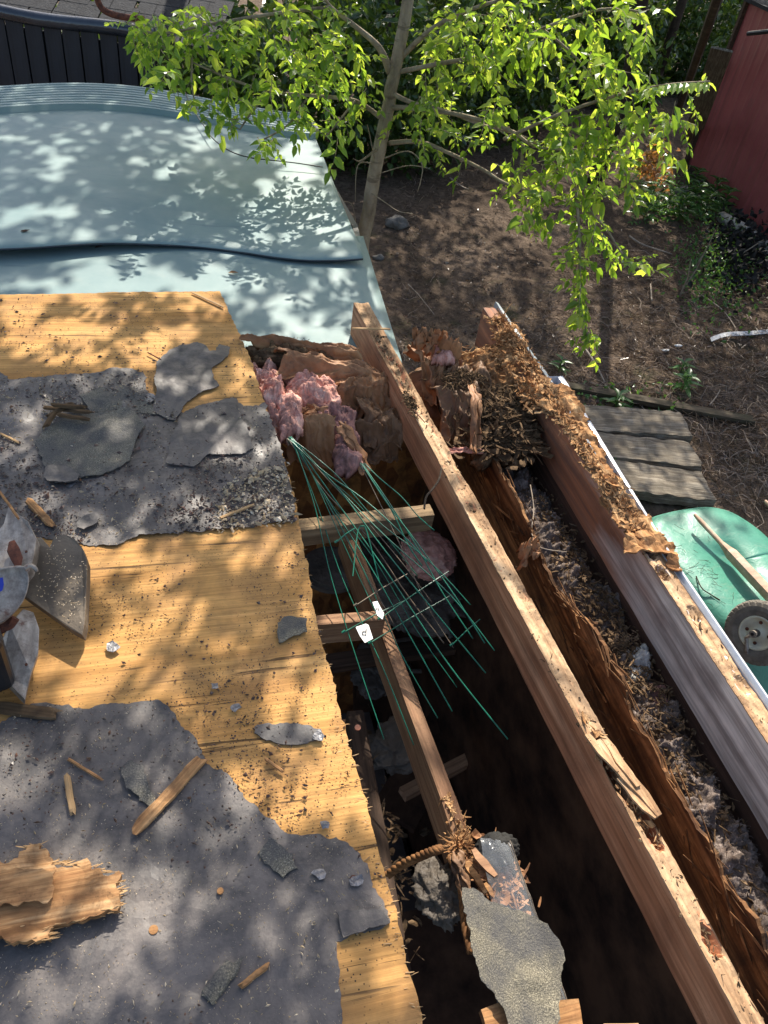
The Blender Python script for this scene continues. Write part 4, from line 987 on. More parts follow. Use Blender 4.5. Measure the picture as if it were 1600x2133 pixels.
mb = MB(); mb.tube([wc-ax*.10, wc+ax*.10], .010, 10); mb.tube([wc+ax*.03, wc+ax*.075], .024, 12); mb.build('axle', M_black, wb)
for s in (1, -1):
    mb = MB(); pts = [wc+ax*.085*s, wc+ax*.085*s-u*.02+Vector((0, 0, -.06)), wc+ax*.10*s+Vector((0, 0, -.14))-a_*.04]; mb.tube(pts, .012, 8); mb.tube([wc+ax*(.075*s), wc+ax*(.095*s)], .022, 12); mb.build('axle_bracket', M_cast, wb)
# litter lying on the tray
mb = MB(); rng = random.Random(3)
for i in range(60):
    p = P(rng.gauss(1445, 35), rng.gauss(1230, 60), -1.93); a = rng.gauss(.9, .6); q = p+Vector((math.cos(a), -math.sin(a), 0))*rng.uniform(.02, .12); mb.tube([p, (p+q)/2+rv(.008), q], .0016, 3, False)
mb.build('twig_litter', M_darkbark, None, label='fine dark twigs lying on the green wheelbarrow tray', cat='twigs', kind='stuff')
mb = MB(); mb.tube(spline([P(x, y, -1.925) for x, y in [(1450,1200),(1462,1225),(1480,1238),(1500,1250)]]), .004, 5); mb.build('twig', M_darkbark, None, label='forked dark twig resting on the green tray', cat='twig')

# ================================================================== INSULATION, ROT AND PAPER AT THE FAR END OF THE HOLE
def bat(name, c, rad, mat, seed, label, ang=0, amp=.34, sc=1.6, cat='insulation', parent=None, sub=5, ridged=True):
    return lump(name, c, rad, mat, parent, seed=seed, amp=amp, sc=sc, ridged=ridged, sub=sub, fl=ang, label=label, cat=cat)
def fuzz(parent, n, seed, mat, L=.014, r=.0006, name='fibres'):
    rng = random.Random(seed); mb = MB(); me = parent.data; M = WM[parent.name]
    for i in range(n):
        v = me.vertices[rng.randrange(len(me.vertices))]; p = M @ v.co; nn = v.normal
        if nn.z < -.3: continue
        d = (nn+rv(.9)).normalized(); q = [p-nn*.004]; 
        for k in range(3): d = (d+rv(.6)).normalized(); q.append(q[-1]+d*L*rng.uniform(.2, .5))
        mb.tube(q, r*.4*rng.uniform(.6, 1.4), 3, False)
    mb.build(name, mat, parent, kind='stuff')
pk = [((570,800), -.07, (.06,.10,.07), 'pink fibreglass tuft squeezed against the plywood edge'), ((592,850), -.06, (.05,.06,.06), 'brightest pink fibreglass tuft bulging under the plywood edge'),
      ((640,790), -.09, (.10,.06,.06), 'pink fibreglass showing below the folded kraft paper'), ((548,760), -.06, (.05,.06,.05), 'pale pink tuft at the corner where plywood meets insulation'),
      ((665,850), -.11, (.07,.06,.05), 'greyish pink fluff between the kraft paper folds'), ((700,930), -.17, (.07,.04,.09), 'dull pink batt hanging below the paper'), ((740,820), -.10, (.05,.04,.04), 'faded pink scrap beside the middle rafter')]
def fluff(quad, z, h, mat, seed, label, n=(90, 70), fr=14, amp=.05, name='fibreglass_batt'):
    p = [P(x, y, z) for x, y in quad]; rows = []
    for i in range(n[1]+1):
        t = i/n[1]; r = []
        for j in range(n[0]+1):
            s = j/n[0]; ed = (max(0, math.sin(math.pi*s))*max(0, math.sin(math.pi*t)))**.45
            e1 = .14*noise.noise(Vector((s*3, t*3, seed))); e2 = .14*noise.noise(Vector((s*3, t*3, seed+8)))
            q = p[0].lerp(p[1], s+e1).lerp(p[3].lerp(p[2], s+e1), t+e2)
            nz = 0; a = 1; f = 1
            for k in range(6): nz += a*noise.noise(Vector((q.x*fr*f, q.y*fr*f, k+seed)))*.8; a *= .56; f *= 1.95
            nx_ = noise.fractal(Vector((q.x*60, q.y*60, seed)), .6, 2, 4)*.006
            r.append(q+Vector((nx_, nx_*.7, -h*.6+h*ed+amp*nz*(.3+ed))))
        rows.append(r)
    mb = MB(); mb.grid(rows, .02); o = mb.build(name, mat, None, label=label, cat='insulation', smooth=True); fuzz(o, 2200, seed, mat, .011, .0006); return o
fluff([(505,745),(575,750),(620,895),(560,905)], -.03, .06, M_pink, 1, 'pink fibreglass batt bulging along the cut plywood edge', (110, 120), 15, .06)
fluff([(575,815),(628,812),(632,880),(585,900)], .0, .05, M_pink, 2, 'brightest pink tuft standing proud beside the plywood edge', (50, 50), 22, .03)
fluff([(590,770),(700,775),(710,830),(600,840)], -.03, .06, M_pink, 3, 'pink fibreglass showing between the folds of kraft paper', (70, 50), 16, .04)
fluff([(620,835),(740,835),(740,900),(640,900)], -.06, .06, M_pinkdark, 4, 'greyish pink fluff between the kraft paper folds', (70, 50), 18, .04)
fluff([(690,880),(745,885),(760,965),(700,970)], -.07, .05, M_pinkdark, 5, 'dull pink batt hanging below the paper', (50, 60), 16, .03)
fluff([(905,715),(945,718),(950,745),(900,745)], .03, .03, M_pink, 6, 'faded pink scrap on top of the sunlit paper', (40, 30), 24, .03)
fluff([(510,712),(700,722),(700,752),(525,748)], -.02, .04, M_rotdark, 7, 'dirty brown fluff along the far rim of the insulation', (110, 30), 20, .035)
# crumpled kraft paper facings
def kraft(quad, z, seed, mat, label, amp=.03, nx=60, ny=46, bow=.05, thick=.0015, name='kraft_paper', cat='kraft paper'):
    """a crumpled paper sheet; quad = four pixel corners with heights"""
    p = [P(x, y, z+dz_) for x, y, dz_ in quad]; rows = []; A_ = .17 if nx > 20 else .08
    ns = lambda a, b: noise.noise(Vector((a, b, seed*1.31)))
    for i in range(ny+1):
        t = i/ny; r = []
        for j in range(nx+1):
            s = j/nx
            lo = A_*ns(t*2.3, 1)+.04*ns(t*9, 2)-.03; hi = 1+A_*ns(t*2.3, 5)+.04*ns(t*9, 6)+.03; lt = A_*1.3*ns(s*2.1, 9)+.05*ns(s*8, 3); ht = 1+A_*1.5*ns(s*2.6, 12)+.07*ns(s*9, 14)
            s_, t_ = lo+(hi-lo)*s, lt+(ht-lt)*t; q = p[0].lerp(p[1], s_).lerp(p[3].lerp(p[2], s_), t_)
            v = Vector((s*1.7+t*.8+seed*3.3, t*1.6-s*.5, seed*.7)); cr = 0; a = 1; f = 1
            for k in range(4): cr += a*(.5-abs(noise.noise(v*f))*1.9); a *= .50; f *= 2.15
            e = 1+.0*s
            eg = .016*noise.noise(Vector((s*5, t*5, seed))); 
            q = q + Vector((eg+.008*noise.noise(Vector((t*7, 0, seed))), .022*noise.noise(Vector((s*3.5, 1, seed)))+.004*noise.noise(Vector((s*22, 1, seed))), bow*math.sin(math.pi*min(1, t*1.15))*.9+amp*1.8*cr)); r.append(q)
        rows.append(r)
    mb = MB(); mb.grid(rows, thick); return mb.build(name, mat, None, label=label, cat=cat, smooth=True)
kraft([(590,745,.01),(765,770,-.03),(785,815,-.05),(600,800,-.02)], -.04, 1, M_kraft, 'brown kraft paper folded over the top of the pink batt', .02)
kraft([(520,722,.0),(735,735,.0),(750,765,-.02),(535,750,-.03)], -.03, 2, M_kraft, 'dirty crumpled paper along the far edge of the insulation', .022)
kraft([(690,810,.0),(790,800,-.02),(815,850,-.06),(720,870,-.08)], -.07, 3, M_kraft, 'tube of brown paper curled beside the middle rafter', .018, bow=.06)
kraft([(590,870,.0),(690,880,.02),(705,975,-.10),(600,960,-.12)], -.06, 4, M_kraft, 'smooth bulging kraft paper where the green wires begin', .015, bow=.08)
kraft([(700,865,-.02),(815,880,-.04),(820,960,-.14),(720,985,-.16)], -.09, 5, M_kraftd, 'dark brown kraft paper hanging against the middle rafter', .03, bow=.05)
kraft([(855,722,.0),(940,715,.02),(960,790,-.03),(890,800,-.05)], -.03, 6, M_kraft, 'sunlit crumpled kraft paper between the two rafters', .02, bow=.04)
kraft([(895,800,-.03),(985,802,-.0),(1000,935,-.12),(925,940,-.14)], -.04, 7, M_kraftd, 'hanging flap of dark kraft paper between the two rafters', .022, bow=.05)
kraft([(975,805,.01),(992,805,.01),(1002,935,-.10),(978,940,-.10)], .0, 8, M_kraft, 'narrow torn strip of kraft paper hanging between the rafters', .008, 14, 40)
kraft([(700,880,.02),(722,880,.02),(772,975,-.07),(748,982,-.07)], -.04, 9, M_kraft, 'flat brown strap leaning over the dull pink batt', .004, 12, 30, bow=.01)
kraft([(895,930,-.02),(1003,935,.0),(1003,945,-.01),(895,945,-.03)], -.10, 10, M_pink, 'pinkish folded hem at the foot of the hanging paper', .004, 40, 10, bow=.0)
kraft([(700,765,-.01),(798,775,-.03),(822,860,-.07),(715,850,-.06)], -.06, 41, M_kraft, 'crumpled tan paper wedged against the left side of the middle rafter', .018, bow=.06)
kraft([(745,830,-.03),(825,860,-.05),(835,930,-.10),(760,930,-.10)], -.07, 42, M_kraftd, 'creased paper fold low against the middle rafter', .015, bow=.05)
kraft([(850,745,-.02),(945,748,-.02),(950,850,-.06),(885,850,-.06)], -.05, 43, M_kraft, 'large crumpled tan paper fold right of the middle rafter', .024, bow=.08)
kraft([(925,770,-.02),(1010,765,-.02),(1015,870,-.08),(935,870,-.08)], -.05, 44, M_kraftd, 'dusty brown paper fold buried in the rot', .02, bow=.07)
kraft([(620,850,-.02),(700,850,-.04),(700,910,-.08),(620,905,-.06)], -.04, 45, M_kraft, 'wrinkled paper fold above the start of the green wires', .014, bow=.05)
for k, (x, y) in enumerate([(878, 712), (908, 716), (935,728)]):
    kraft([(x-18,y-8,.03),(x+18,y-6,.035),(x+22,y+18,0),(x-20,y+16,0)], .02, 20+k, M_kraft, ['small upright curl of sunlit paper left of its neighbours', 'middle curl of sunlit paper between the rafters', 'rightmost curl of sunlit paper between the rafters'][k], .03, 20, 20, bow=.03)
# support under it all: a batt lying across the far wall plate
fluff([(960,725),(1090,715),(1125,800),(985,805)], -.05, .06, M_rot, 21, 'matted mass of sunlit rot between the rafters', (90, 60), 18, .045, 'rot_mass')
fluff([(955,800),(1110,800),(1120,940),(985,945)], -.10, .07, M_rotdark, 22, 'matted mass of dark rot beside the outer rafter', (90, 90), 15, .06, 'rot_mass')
fluff([(1035,665),(1085,680),(1115,745),(1050,750)], -.005, .03, M_rot, 23, 'brown rot crust near the far end of the outer rafter', (60, 60), 24, .025, 'rot_mass')
bat('insulation_batt', P(680, 850, -.20), (.26,.15,.12), M_kraftd, 80, 'dark mass of insulation batt under the crumpled paper', 0, .2)
bat('insulation_batt', P(925, 830, -.18), (.18,.16,.12), M_kraftd, 81, 'dark insulation batt packed between the two rafters', 0, .2)
def heap(name, c, rad, n, seed, mat, label, L=(.015,.055), wd=(.004,.016), th=(.0008,.004), dirv=None, cat='rotten wood'):
    rng = random.Random(seed); mb = MB(); c = Vector(c)
    for i in range(n):
        q = Vector((rng.gauss(0, .45), rng.gauss(0, .45), 0)); hz = max(0, 1-q.length**2)
        p = c+Vector((q.x*rad[0], q.y*rad[1], hz*rad[2]*rng.uniform(.4, 1)))
        d = rv(1); d.z *= .5
        if dirv: d = d*.6+Vector(dirv)*rng.choice((-1, 1))
        d.z *= .5
        if rng.random() < .5: flake(mb, p, d, rng.uniform(*L)*.8, rng.uniform(*wd)*1.5, rng.uniform(*th), up=rv(.5)+Vector((0, 0, 1)), curl=rng.gauss(0, .5), rng=rng)
        else: shard(mb, p, d, rng.uniform(*L), rng.uniform(*wd)*.4, rng.uniform(*th)*.6, up=rv(.5)+Vector((0, 0, 1)), curl=rng.gauss(0, .3), rng=rng)
    return mb.build(name, mat, None, label=label, cat=cat, kind='stuff')
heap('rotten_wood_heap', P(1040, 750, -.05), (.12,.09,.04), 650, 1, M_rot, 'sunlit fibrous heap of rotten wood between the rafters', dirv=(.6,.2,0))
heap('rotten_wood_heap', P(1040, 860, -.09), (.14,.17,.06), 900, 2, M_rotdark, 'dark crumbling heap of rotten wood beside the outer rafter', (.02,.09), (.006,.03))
heap('rotten_wood_heap', P(960, 790, -.02), (.10,.06,.03), 260, 3, M_rotdark, 'dark splinters strewn over the kraft paper between rafters', (.02,.07), (.002,.006))
heap('rotten_wood_heap', P(1058, 705, .0), (.045,.06,.03), 240, 4, M_rot, 'matted rot wrapped round the far end of the outer rafter', (.015,.05), (.003,.02))
heap('rotten_wood_heap', P(1105, 820, -.01), (.05,.11,.03), 300, 5, M_rot, 'pale shredded rot spilling over the outer rafter', (.015,.05), (.006,.025))
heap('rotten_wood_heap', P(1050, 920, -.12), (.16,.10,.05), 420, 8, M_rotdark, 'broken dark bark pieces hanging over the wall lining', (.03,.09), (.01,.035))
heap('straw_debris', P(600, 725, -.02), (.10,.04,.03), 260, 6, M_rotdark, 'dusty straw crumbs on the far rim of the insulation', (.01,.04), (.002,.006))
heap('rotten_wood_heap', P(855, 840, .004), (.02,.08,.01), 160, 7, M_rotdark, 'crumbly dark debris on top of the middle rafter', (.008,.03), (.002,.008))
# curled brown leaf-like paper on the wall lining
kraft([(1075,1150,.0),(1110,1130,.02),(1120,1165,0),(1085,1180,-.02)], -.04, 31, M_kraft, 'pale curled paper caught on the torn strand board', .03, 24, 24, bow=.03, name='paper_curl', cat='paper')
# loose grey insulation along the soffit
rows = []; n1, n2 = 620, 54
for i in range(n1+1):
    y = -.1+2.45*i/n1; r = []
    for j in range(n2+1):
        x = 1.10+.212*j/n2; z = -.29+.07*math.sin(math.pi*j/n2)+.05*noise.noise(Vector((y*2.2, x*5, 3)))
        nz = 0; a = 1; f = 1
        for k in range(6): nz += a*(noise.noise(Vector((x*15*f, y*15*f, k)))); a *= .66; f *= 2
        r.append((x, y, z+.04*nz*(1 if y > .5 else .6)))
    rows.append(r)
mb = MB(); mb.grid(rows); gi = mb.build('loose_insulation', M_greyfluff, None, label='grey loose insulation and dust filling the soffit beside the outer rafter', cat='insulation', kind='stuff', smooth=True); fuzz(gi, 9000, 4, M_greyfluff, .016, .0009)
heap('soffit_debris', P(1290, 1350, -.22), (.10,.9,.03), 1300, 9, M_rotdark, 'small dark rot chips mixed in the soffit fluff', (.008,.04), (.002,.012))
heap('soffit_debris', P(1480, 1800, -.26), (.12,.35,.03), 700, 19, M_rotdark, 'dark splinters in the near end of the soffit', (.015,.07), (.002,.014))
fluff([(1305,1345),(1350,1340),(1362,1400),(1318,1412)], -.205, .035, M_whitefluff, 11, 'white wad of fluff lying in the grey soffit insulation', (50, 50), 24, .03, 'fluff_wad')
fluff([(1325,1425),(1385,1415),(1400,1470),(1350,1480)], -.22, .03, M_pinkdark, 12, 'dim pink fluff below the white wad of fluff', (50, 50), 20, .035)
fluff([(1370,1462),(1412,1455),(1430,1505),(1385,1510)], -.21, .03, M_greyfluff, 13, 'greyish fluff clump beside the dim pink fluff', (50, 50), 22, .03, 'fluff_wad')
fluff([(1255,1215),(1300,1210),(1330,1290),(1280,1300)], -.23, .03, M_greyfluff, 14, 'grey fluff clump farther up the soffit than the white wad', (50, 60), 22, .035, 'fluff_wad')
mb = MB(); mb.tube(spline([P(x, y, -.14) for x, y in [(1105,1010),(1112,1060),(1108,1110),(1125,1140),(1180,1150)]]), .0016, 5); mb.build('thin_wire', M_bone, None, label='thin pale wire looping over the soffit fluff', cat='wire')
mb = MB(); mb.tube(spline([P(x, y, .004) for x, y in [(920,975),(914,1000),(900,1020),(888,1035),(884,1060)]]), .0035, 5); mb.build('vine_stem', M_darkbark, None, label='dark curled stem hanging over the side of the middle rafter', cat='stem')
mb = MB(); mb.tube([P(858,850,.004), P(885,880,.02)], .002, 5); mb.build('nail', M_rust, None, label='rusty nail sticking up from the middle rafter', cat='nail')

# ================================================================== GREEN WIRES
def wire_thing(label, apex, z0, ends, seed, rusty=()):
    e = empty('wire_bundle', P(*apex, z0), label, 'wire bundle'); rng = random.Random(seed)
    for k, (x, y, z1) in enumerate(ends):
        a = P(apex[0]+rng.uniform(-4, 4), apex[1]+rng.uniform(-3, 3), z0); b = P(x, y, z1); bend = lambda t: a.lerp(b, t)+Vector((rng.gauss(0, .007), rng.gauss(0, .007), rng.gauss(.004, .006)))
        mb = MB(); mb.tube(spline([a+Vector((.006*math.sin(k), -.008, -.012)), a, bend(.25), bend(.5), bend(.78), b]), rng.choice((.0014, .0017, .0021)), 6); mb.build('wire', M_wirerust if k in rusty else M_wire, e, smooth=True)
    return e
e1 = wire_thing('fan of green garden wires hanging from the paper bulge into the dark hole', (607, 916), .0, [(800,1540,-.30),(862,1552,-.32),(912,1496,-.30),(942,1482,-.28),(1058,1540,-.24),(1012,1402,-.2),(952,1432,-.3),(1030,1355,-.12),(820,1300,-.25),(790,1290,-.2),(925,1340,-.3),(980,1260,-.12),(900,1255,-.2),(890,1170,-.08),(870,1200,-.2)], 2, (8, 10, 12))
e2 = wire_thing('smaller fan of green wires hooked on the strap', (756, 968), -.02, [(1010,1340,-.15),(985,1330,-.18),(945,1350,-.25),(905,1105,-.08),(880,1180,-.15)], 3, (2,))
for k, (a, b, m, z) in enumerate([((715,1318), (845,1250), 0, -.2), ((740,1262), (850,1195), 1, -.18), ((770,1340), (940,1240), 0, -.22), ((940,1345), (1000,1290), 0, -.2), ((790,1290), (935,1190), 0, -.16), ((700,1130), (740,1100), 0, -.1)]):
    mb = MB(); A, B = P(*a, z), P(*b, z+.03); mb.tube([A, (A+B)/2+Vector((0, 0, .006)), B], .0020, 6); mb.tube([A-Vector((.004, 0, 0)), A+Vector((.006, .004, .004))], .004, 6); mb.build('cross_wire', M_wirerust if m else M_wire, e1)
mb = MB(); mb.tube(spline([P(x, y, z) for x, y, z in [(735,1200,-.12),(745,1110,-.08),(755,1096,-.07),(765,1110,-.08),(790,1210,-.14)]]), .0018, 6); mb.build('bent_wire', M_wire, e1)
def tag(poly, z, label, ch, cx, cy, size, rot):
    t = poly_sheet(poly, z, .0012, .01, .01, .0005, 3, None).build('plant_tag', M_tag, None, label=label, cat='tag')
    cu = bpy.data.curves.new('letter', 'FONT'); cu.body = ch; cu.size = size; cu.extrude = .0003; cu.align_x = 'CENTER'; cu.align_y = 'CENTER'; cu.materials.append(M_ink)
    oc = bpy.data.objects.new('letter_curve', cu); S.collection.objects.link(oc); C.view_layer.update(); me = bpy.data.meshes.new_from_object(oc.evaluated_get(C.evaluated_depsgraph_get())); bpy.data.objects.remove(oc)
    o = bpy.data.objects.new('letter', me); S.collection.objects.link(o); place(o, Matrix.Translation(P(cx, cy, z+.0022)) @ Matrix.Rotation(rot, 4, 'Z'), t)
tag([(741,1306),(762,1299),(768,1302),(777,1330),(760,1339),(750,1325)], -.13, 'white plant tag marked with a letter, clipped low on the green wires', 'd', 759, 1317, .032, -.25)
tag([(776,1254),(786,1252),(800,1278),(797,1290),(786,1282)], -.13, 'narrow white plant tag higher on the green wires', 'n', 787, 1268, .022, -.6)

# ================================================================== THINGS DIM IN THE ROOM BELOW
def wp(px, py, z): return P(px, py, z)
mb = MB(); c = wp(690, 1190, -.75); mb.tube([c, c+Vector((0, 0, .02))], .12, 32); mb.tube([c+Vector((0, 0, .02)), c+Vector((0, 0, .028))], .10, 32); mb.build('bucket_lid', M_bag, None, label='round dusty lid dim in the room left of the wires', cat='lid', smooth=False)
for k, (x, y, z, r, l) in enumerate([(870, 1215, -.7, (.16,.20,.08), 'dusty crumpled plastic bag under the wires'), (830, 1550, -.9, (.10,.08,.05), 'small clear plastic bag deep in the room below the wires'), (780, 1150, -.75, (.10,.07,.05), 'crumpled pale paper behind the wires'), (790, 1390, -1.2, (.12,.1,.05), 'faint grey bag in the dark box'), (950,1280,-.9,(.1,.08,.06),'limp grey bag hanging beside the middle rafter')]):
    bat('plastic_bag', wp(x, y, z-.1), (r[0]*1.1, r[1]*1.1, r[2]*.6), M_bag, 100+k, l, .3*k, .75, 1.3, cat='bag')
o = bat('insulation_batt', wp(892, 1155, -.62), (.10,.12,.05), M_pink, 110, 'pink insulation lying in the room behind the wires', 0, .35, 2.4); fuzz(o, 300, 12, M_pink)
bx = empty('storage_crate', wp(850, 1400, -1.6), 'shallow crate with a pale rim dim in the dark room', 'crate'); q = [wp(750, 1345, -1.5), wp(935, 1320, -1.5), wp(955, 1398, -1.5), wp(752, 1398, -1.5)]
mb = MB(); mb.tube(q+[q[0]], .012, 6); mb.build('rim', M_bag, bx); mb = MB(); mb.add([v_-Vector((0, 0, .02)) for v_ in q]+[v_-Vector((0, 0, .35)) for v_ in q], [(0,1,5,4),(1,2,6,5),(2,3,7,6),(3,0,4,7),(4,5,6,7)]); mb.build('crate_wall', M_dark, bx)
# shelf-like dark panel so that the room is not a void
mb = MB(); mb.box((.45, .3, -2.2), (1.0, 1.0, -1.6)); mb.build('cabinet', M_dark, None, label='dark cabinet barely seen at the bottom of the hole', cat='cabinet')

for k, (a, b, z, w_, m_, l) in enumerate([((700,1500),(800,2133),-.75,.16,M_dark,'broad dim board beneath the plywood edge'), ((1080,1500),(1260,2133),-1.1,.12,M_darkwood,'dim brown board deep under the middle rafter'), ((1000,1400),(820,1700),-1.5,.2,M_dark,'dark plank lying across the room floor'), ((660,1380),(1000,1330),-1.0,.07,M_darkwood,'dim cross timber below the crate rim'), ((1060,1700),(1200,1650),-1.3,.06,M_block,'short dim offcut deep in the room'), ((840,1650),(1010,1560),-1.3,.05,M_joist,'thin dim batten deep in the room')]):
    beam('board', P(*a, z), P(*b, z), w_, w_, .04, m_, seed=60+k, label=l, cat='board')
heap('room_debris', P(1000, 1600, -1.7), (.4,.6,.12), 350, 51, M_rotdark, 'fallen rot and scraps dim on the room floor', (.03,.12), (.01,.05))
heap('room_debris', P(790, 1750, -.74), (.08,.30,.03), 130, 52, M_rotdark, 'debris lying on the broad dim board', (.02,.08), (.005,.02))
# ------------------------------------------------------------------ near end of the hole: rope, clear package, shingle scrap, torn joist
def rope(pts, r, label):
    q = spline(pts, 10); e = MB()
    L = 0; 
    for st in range(3):
        pp = []
        for i, p in enumerate(q):
            t = (q[min(i+1, len(q)-1)]-q[max(i-1, 0)]).normalized(); a = t.cross(Vector((0, 0, 1))).normalized(); b = t.cross(a); an = i*.75+st*2.094
            pp.append(p+(a*math.cos(an)+b*math.sin(an))*r*.55)
        e.tube(pp, r*.62, 7)
    return e.build('rope', M_rope, None, label=label, cat='rope', smooth=True)
rope([P(x, y, z) for x, y, z in [(808,1822,-.42),(840,1800,-.36),(875,1784,-.30),(905,1772,-.26),(918,1768,-.26)]], .010, 'thick frayed brown rope end left of the torn joist')
rope([P(x, y, z) for x, y, z in [(935,1785,-.23),(955,1820,-.22),(962,1870,-.22),(968,1930,-.22),(980,1985,-.22)]], .007, 'thin twisted cord running down along the plastic flap')
heap('torn_wood', P(960, 1762, -.295), (.025,.03,.014), 200, 41, M_rot, 'shredded light wood fibres at the broken joist end', (.01,.05), (.002,.01))
def stick3(p, q, wd, th, mat, label, seed, cat='wood splinter', name='wood_splinter'):
    mb = MB(); rng = random.Random(seed); shard(mb, p, q-p, (q-p).length, wd, th, curl=.05, rng=rng); return mb.build(name, mat, None, label=label, cat=cat)
stick3(P(985,1770,-.2), P(1032,1828,-.19), .02, .006, M_joist, 'long orange splinter torn from the joist end', 1)
stick3(P(972,1795,-.23), P(1010,1862,-.23), .016, .006, M_rot, 'ragged yellowish splinter hanging below the joist end', 2)
stick3(P(1010,1840,-.24), P(1030,1870,-.24), .012, .006, M_rot, 'short splinter against the shingle scrap', 3)
scrap([(962,1850),(985,1850),(1015,1875),(1050,1890),(1100,1905),(1140,1925),(1165,1960),(1175,1990),(1172,2020),(1160,2133),(1150,2180),(1070,2180),(1052,2110),(1030,2070),(1010,2050),(985,1990),(975,1930),(965,1900)], -.13, M_grit2, 71, 'large pale gritty shingle piece hanging over the near end of the hole', a=.03, s=5)
kraft([(935,1790,.0),(958,1780,.02),(1000,1930,.0),(990,1970,-.01)], -.20, 33, M_kraftd, 'narrow dusty plastic flap beside the thin twisted cord', .008, 16, 50, bow=.01, name='plastic_flap', cat='plastic')
pc = empty('clear_package', P(1100, 1900, -.3), 'clear plastic package full of wood chips beside the shingle scrap', 'package')
q0 = [P(1000,1745,-.22), P(1062,1752,-.22), P(1215,2180,-.22), P(1075,2180,-.22)]
rows = []
for i in range(40):
    t = i/39; a, b = q0[0].lerp(q0[3], t), q0[1].lerp(q0[2], t); r = []
    for j in range(14):
        s = j/13; p = a.lerp(b, s); p.z += .03*math.sin(math.pi*s)*min(1, t*6)+.006*noise.noise(Vector((t*14, s*5, 0))); r.append(p)
    rows.append(r)
mb = MB(); mb.grid(rows); mb.build('clear_lid', M_clear, pc, smooth=True)
mb = MB(); mb.tube([r[-1] for r in rows], .0022, 5); mb.tube([r[-2] for r in rows], .0014, 5); mb.build('seam', M_bag, pc)
mb = MB(); mb.grid([[p-Vector((0, 0, .08)) for p in r] for r in rows], .003); mb.build('tray', M_black, pc)
heap('package_filling', P(1040, 1850, -.29), (.06,.12,.03), 220, 42, M_kraft, 'brown chips inside the clear package', (.02,.05), (.006,.02), cat='chips')
o = bat('plastic_bag', P(1035, 1770, -.25), (.05,.035,.03), M_charcoal, 120, 'dark crumpled plastic at the top of the clear package', 0, .4, 2.2, cat='bag')
bat('plastic_bag', P(915, 1860, -.40), (.05,.07,.03), M_bag, 121, 'dim translucent bag left of the thin twisted cord', 0, .8, 1.5, cat='bag')
stick3(P(1015,2100,-.16), P(1050,2190,-.16), .05, .02, M_rot, 'broken wood end under the bottom of the shingle piece', 5)
stick3(P(1180,2085,-.18), P(1205,2190,-.18), .05, .02, M_rot, 'broken wood end right of the shingle piece', 6)

# ================================================================== CIRCULAR SAW AT THE LEFT EDGE
saw = empty('circular_saw', P(20, 1300, 0), 'dusty circular saw with a bare blade standing on its open base plate', 'circular saw')
def plate(pts, th, name, mat=M_cast, par=saw, holes=None, bev=.0015):
    """pts: pixel x, y, height; the plate is given thickness along its own normal"""
    v = [P(x, y, z) for x, y, z in pts]; c = sum(v, Vector())/len(v); nn = Vector()
    for a, b in zip(v, v[1:]+v[:1]): nn += (a-c).cross(b-c)
    nn.normalize(); n = len(v); mb = MB()
    if nn.dot(CAM-c) < 0: nn = -nn; v = v[::-1]
    mb.add(v+[p-nn*th for p in v], [tuple(range(n)), tuple(range(n, 2*n))[::-1]]+[((i+1) % n, i, n+i, n+(i+1) % n) for i in range(n)])
    o = mb.build(name, mat, par); bevel(o, bev, 2); return o
# big dusty shoe plate, tilted, its near corner low
plate([(55,1125,.10),(85,1118,.10),(104,1140,.10),(112,1118,.11),(135,1112,.11),(155,1122,.11),(172,1142,.10),(181,1168,.10),(181,1200,.09),(178,1262,.07),(176,1300,.058),(171,1323,.05),(150,1312,.05),(105,1280,.055),(60,1248,.065),(30,1225,.07)], .034, 'base_plate', M_plate)
plate([(18,1052,.17),(40,1072,.17),(58,1085,.17),(76,1122,.155),(72,1150,.15),(64,1185,.14),(40,1215,.13),(-15,1215,.13),(-15,1120,.15),(8,1090,.16)], .03, 'upper_guard', M_cast)
plate([(18,1128,.172),(30,1124,.172),(40,1140,.167),(47,1160,.161),(44,1178,.156),(32,1182,.153),(22,1165,.158),(14,1148,.163)], .004, 'rusty_slot', M_rust)
plate([(-40,1385,.07),(0,1405,.06),(52,1458,.045),(58,1430,.05),(66,1400,.06),(80,1360,.07),(82,1310,.085),(70,1275,.10),(48,1268,.11),(20,1300,.11),(-10,1360,.09)], .045, 'side_plate', M_cast)
mb = MB(); rngp = random.Random(12); q3 = [P(112,1118,.118), P(181,1180,.102), P(171,1315,.053), P(65,1240,.075)]
for i in range(150):
    s_, t_ = rngp.random(), rngp.random(); p = q3[0].lerp(q3[1], s_).lerp(q3[3].lerp(q3[2], s_), t_)+Vector((0, 0, .003)); a_ = rngp.uniform(0, 6.3); d_ = Vector((math.cos(a_), math.sin(a_), 0)); shard(mb, p, d_, rngp.uniform(.002, .006), .0012, .0008, rng=rngp)
mb.build('sawdust', M_fleck, saw, kind='stuff')
# blade with teeth
bc = P(-35, 1240, .16); mb = MB(); nn = (CAM-bc).normalized(); nn = (nn+Vector((.5, -.2, -.2))).normalized(); a = nn.cross(Vector((0, 0, 1))).normalized(); b = nn.cross(a); T = 36; ring = []
for k in range(T):
    for dr, da in ((.0, 0), (.007, .12), (.0, .5)):
        an = 2*math.pi*(k+da)/T; r = .062+dr; ring.append(bc+(a*math.cos(an)+b*math.sin(an))*r)
m = len(ring); mb.add(ring+[p-nn*.002 for p in ring], [tuple(range(m)), tuple(range(m, 2*m))[::-1]]+[((i+1) % m, i, m+i, m+(i+1) % m) for i in range(m)]); mb.build('blade', M_blade, saw)
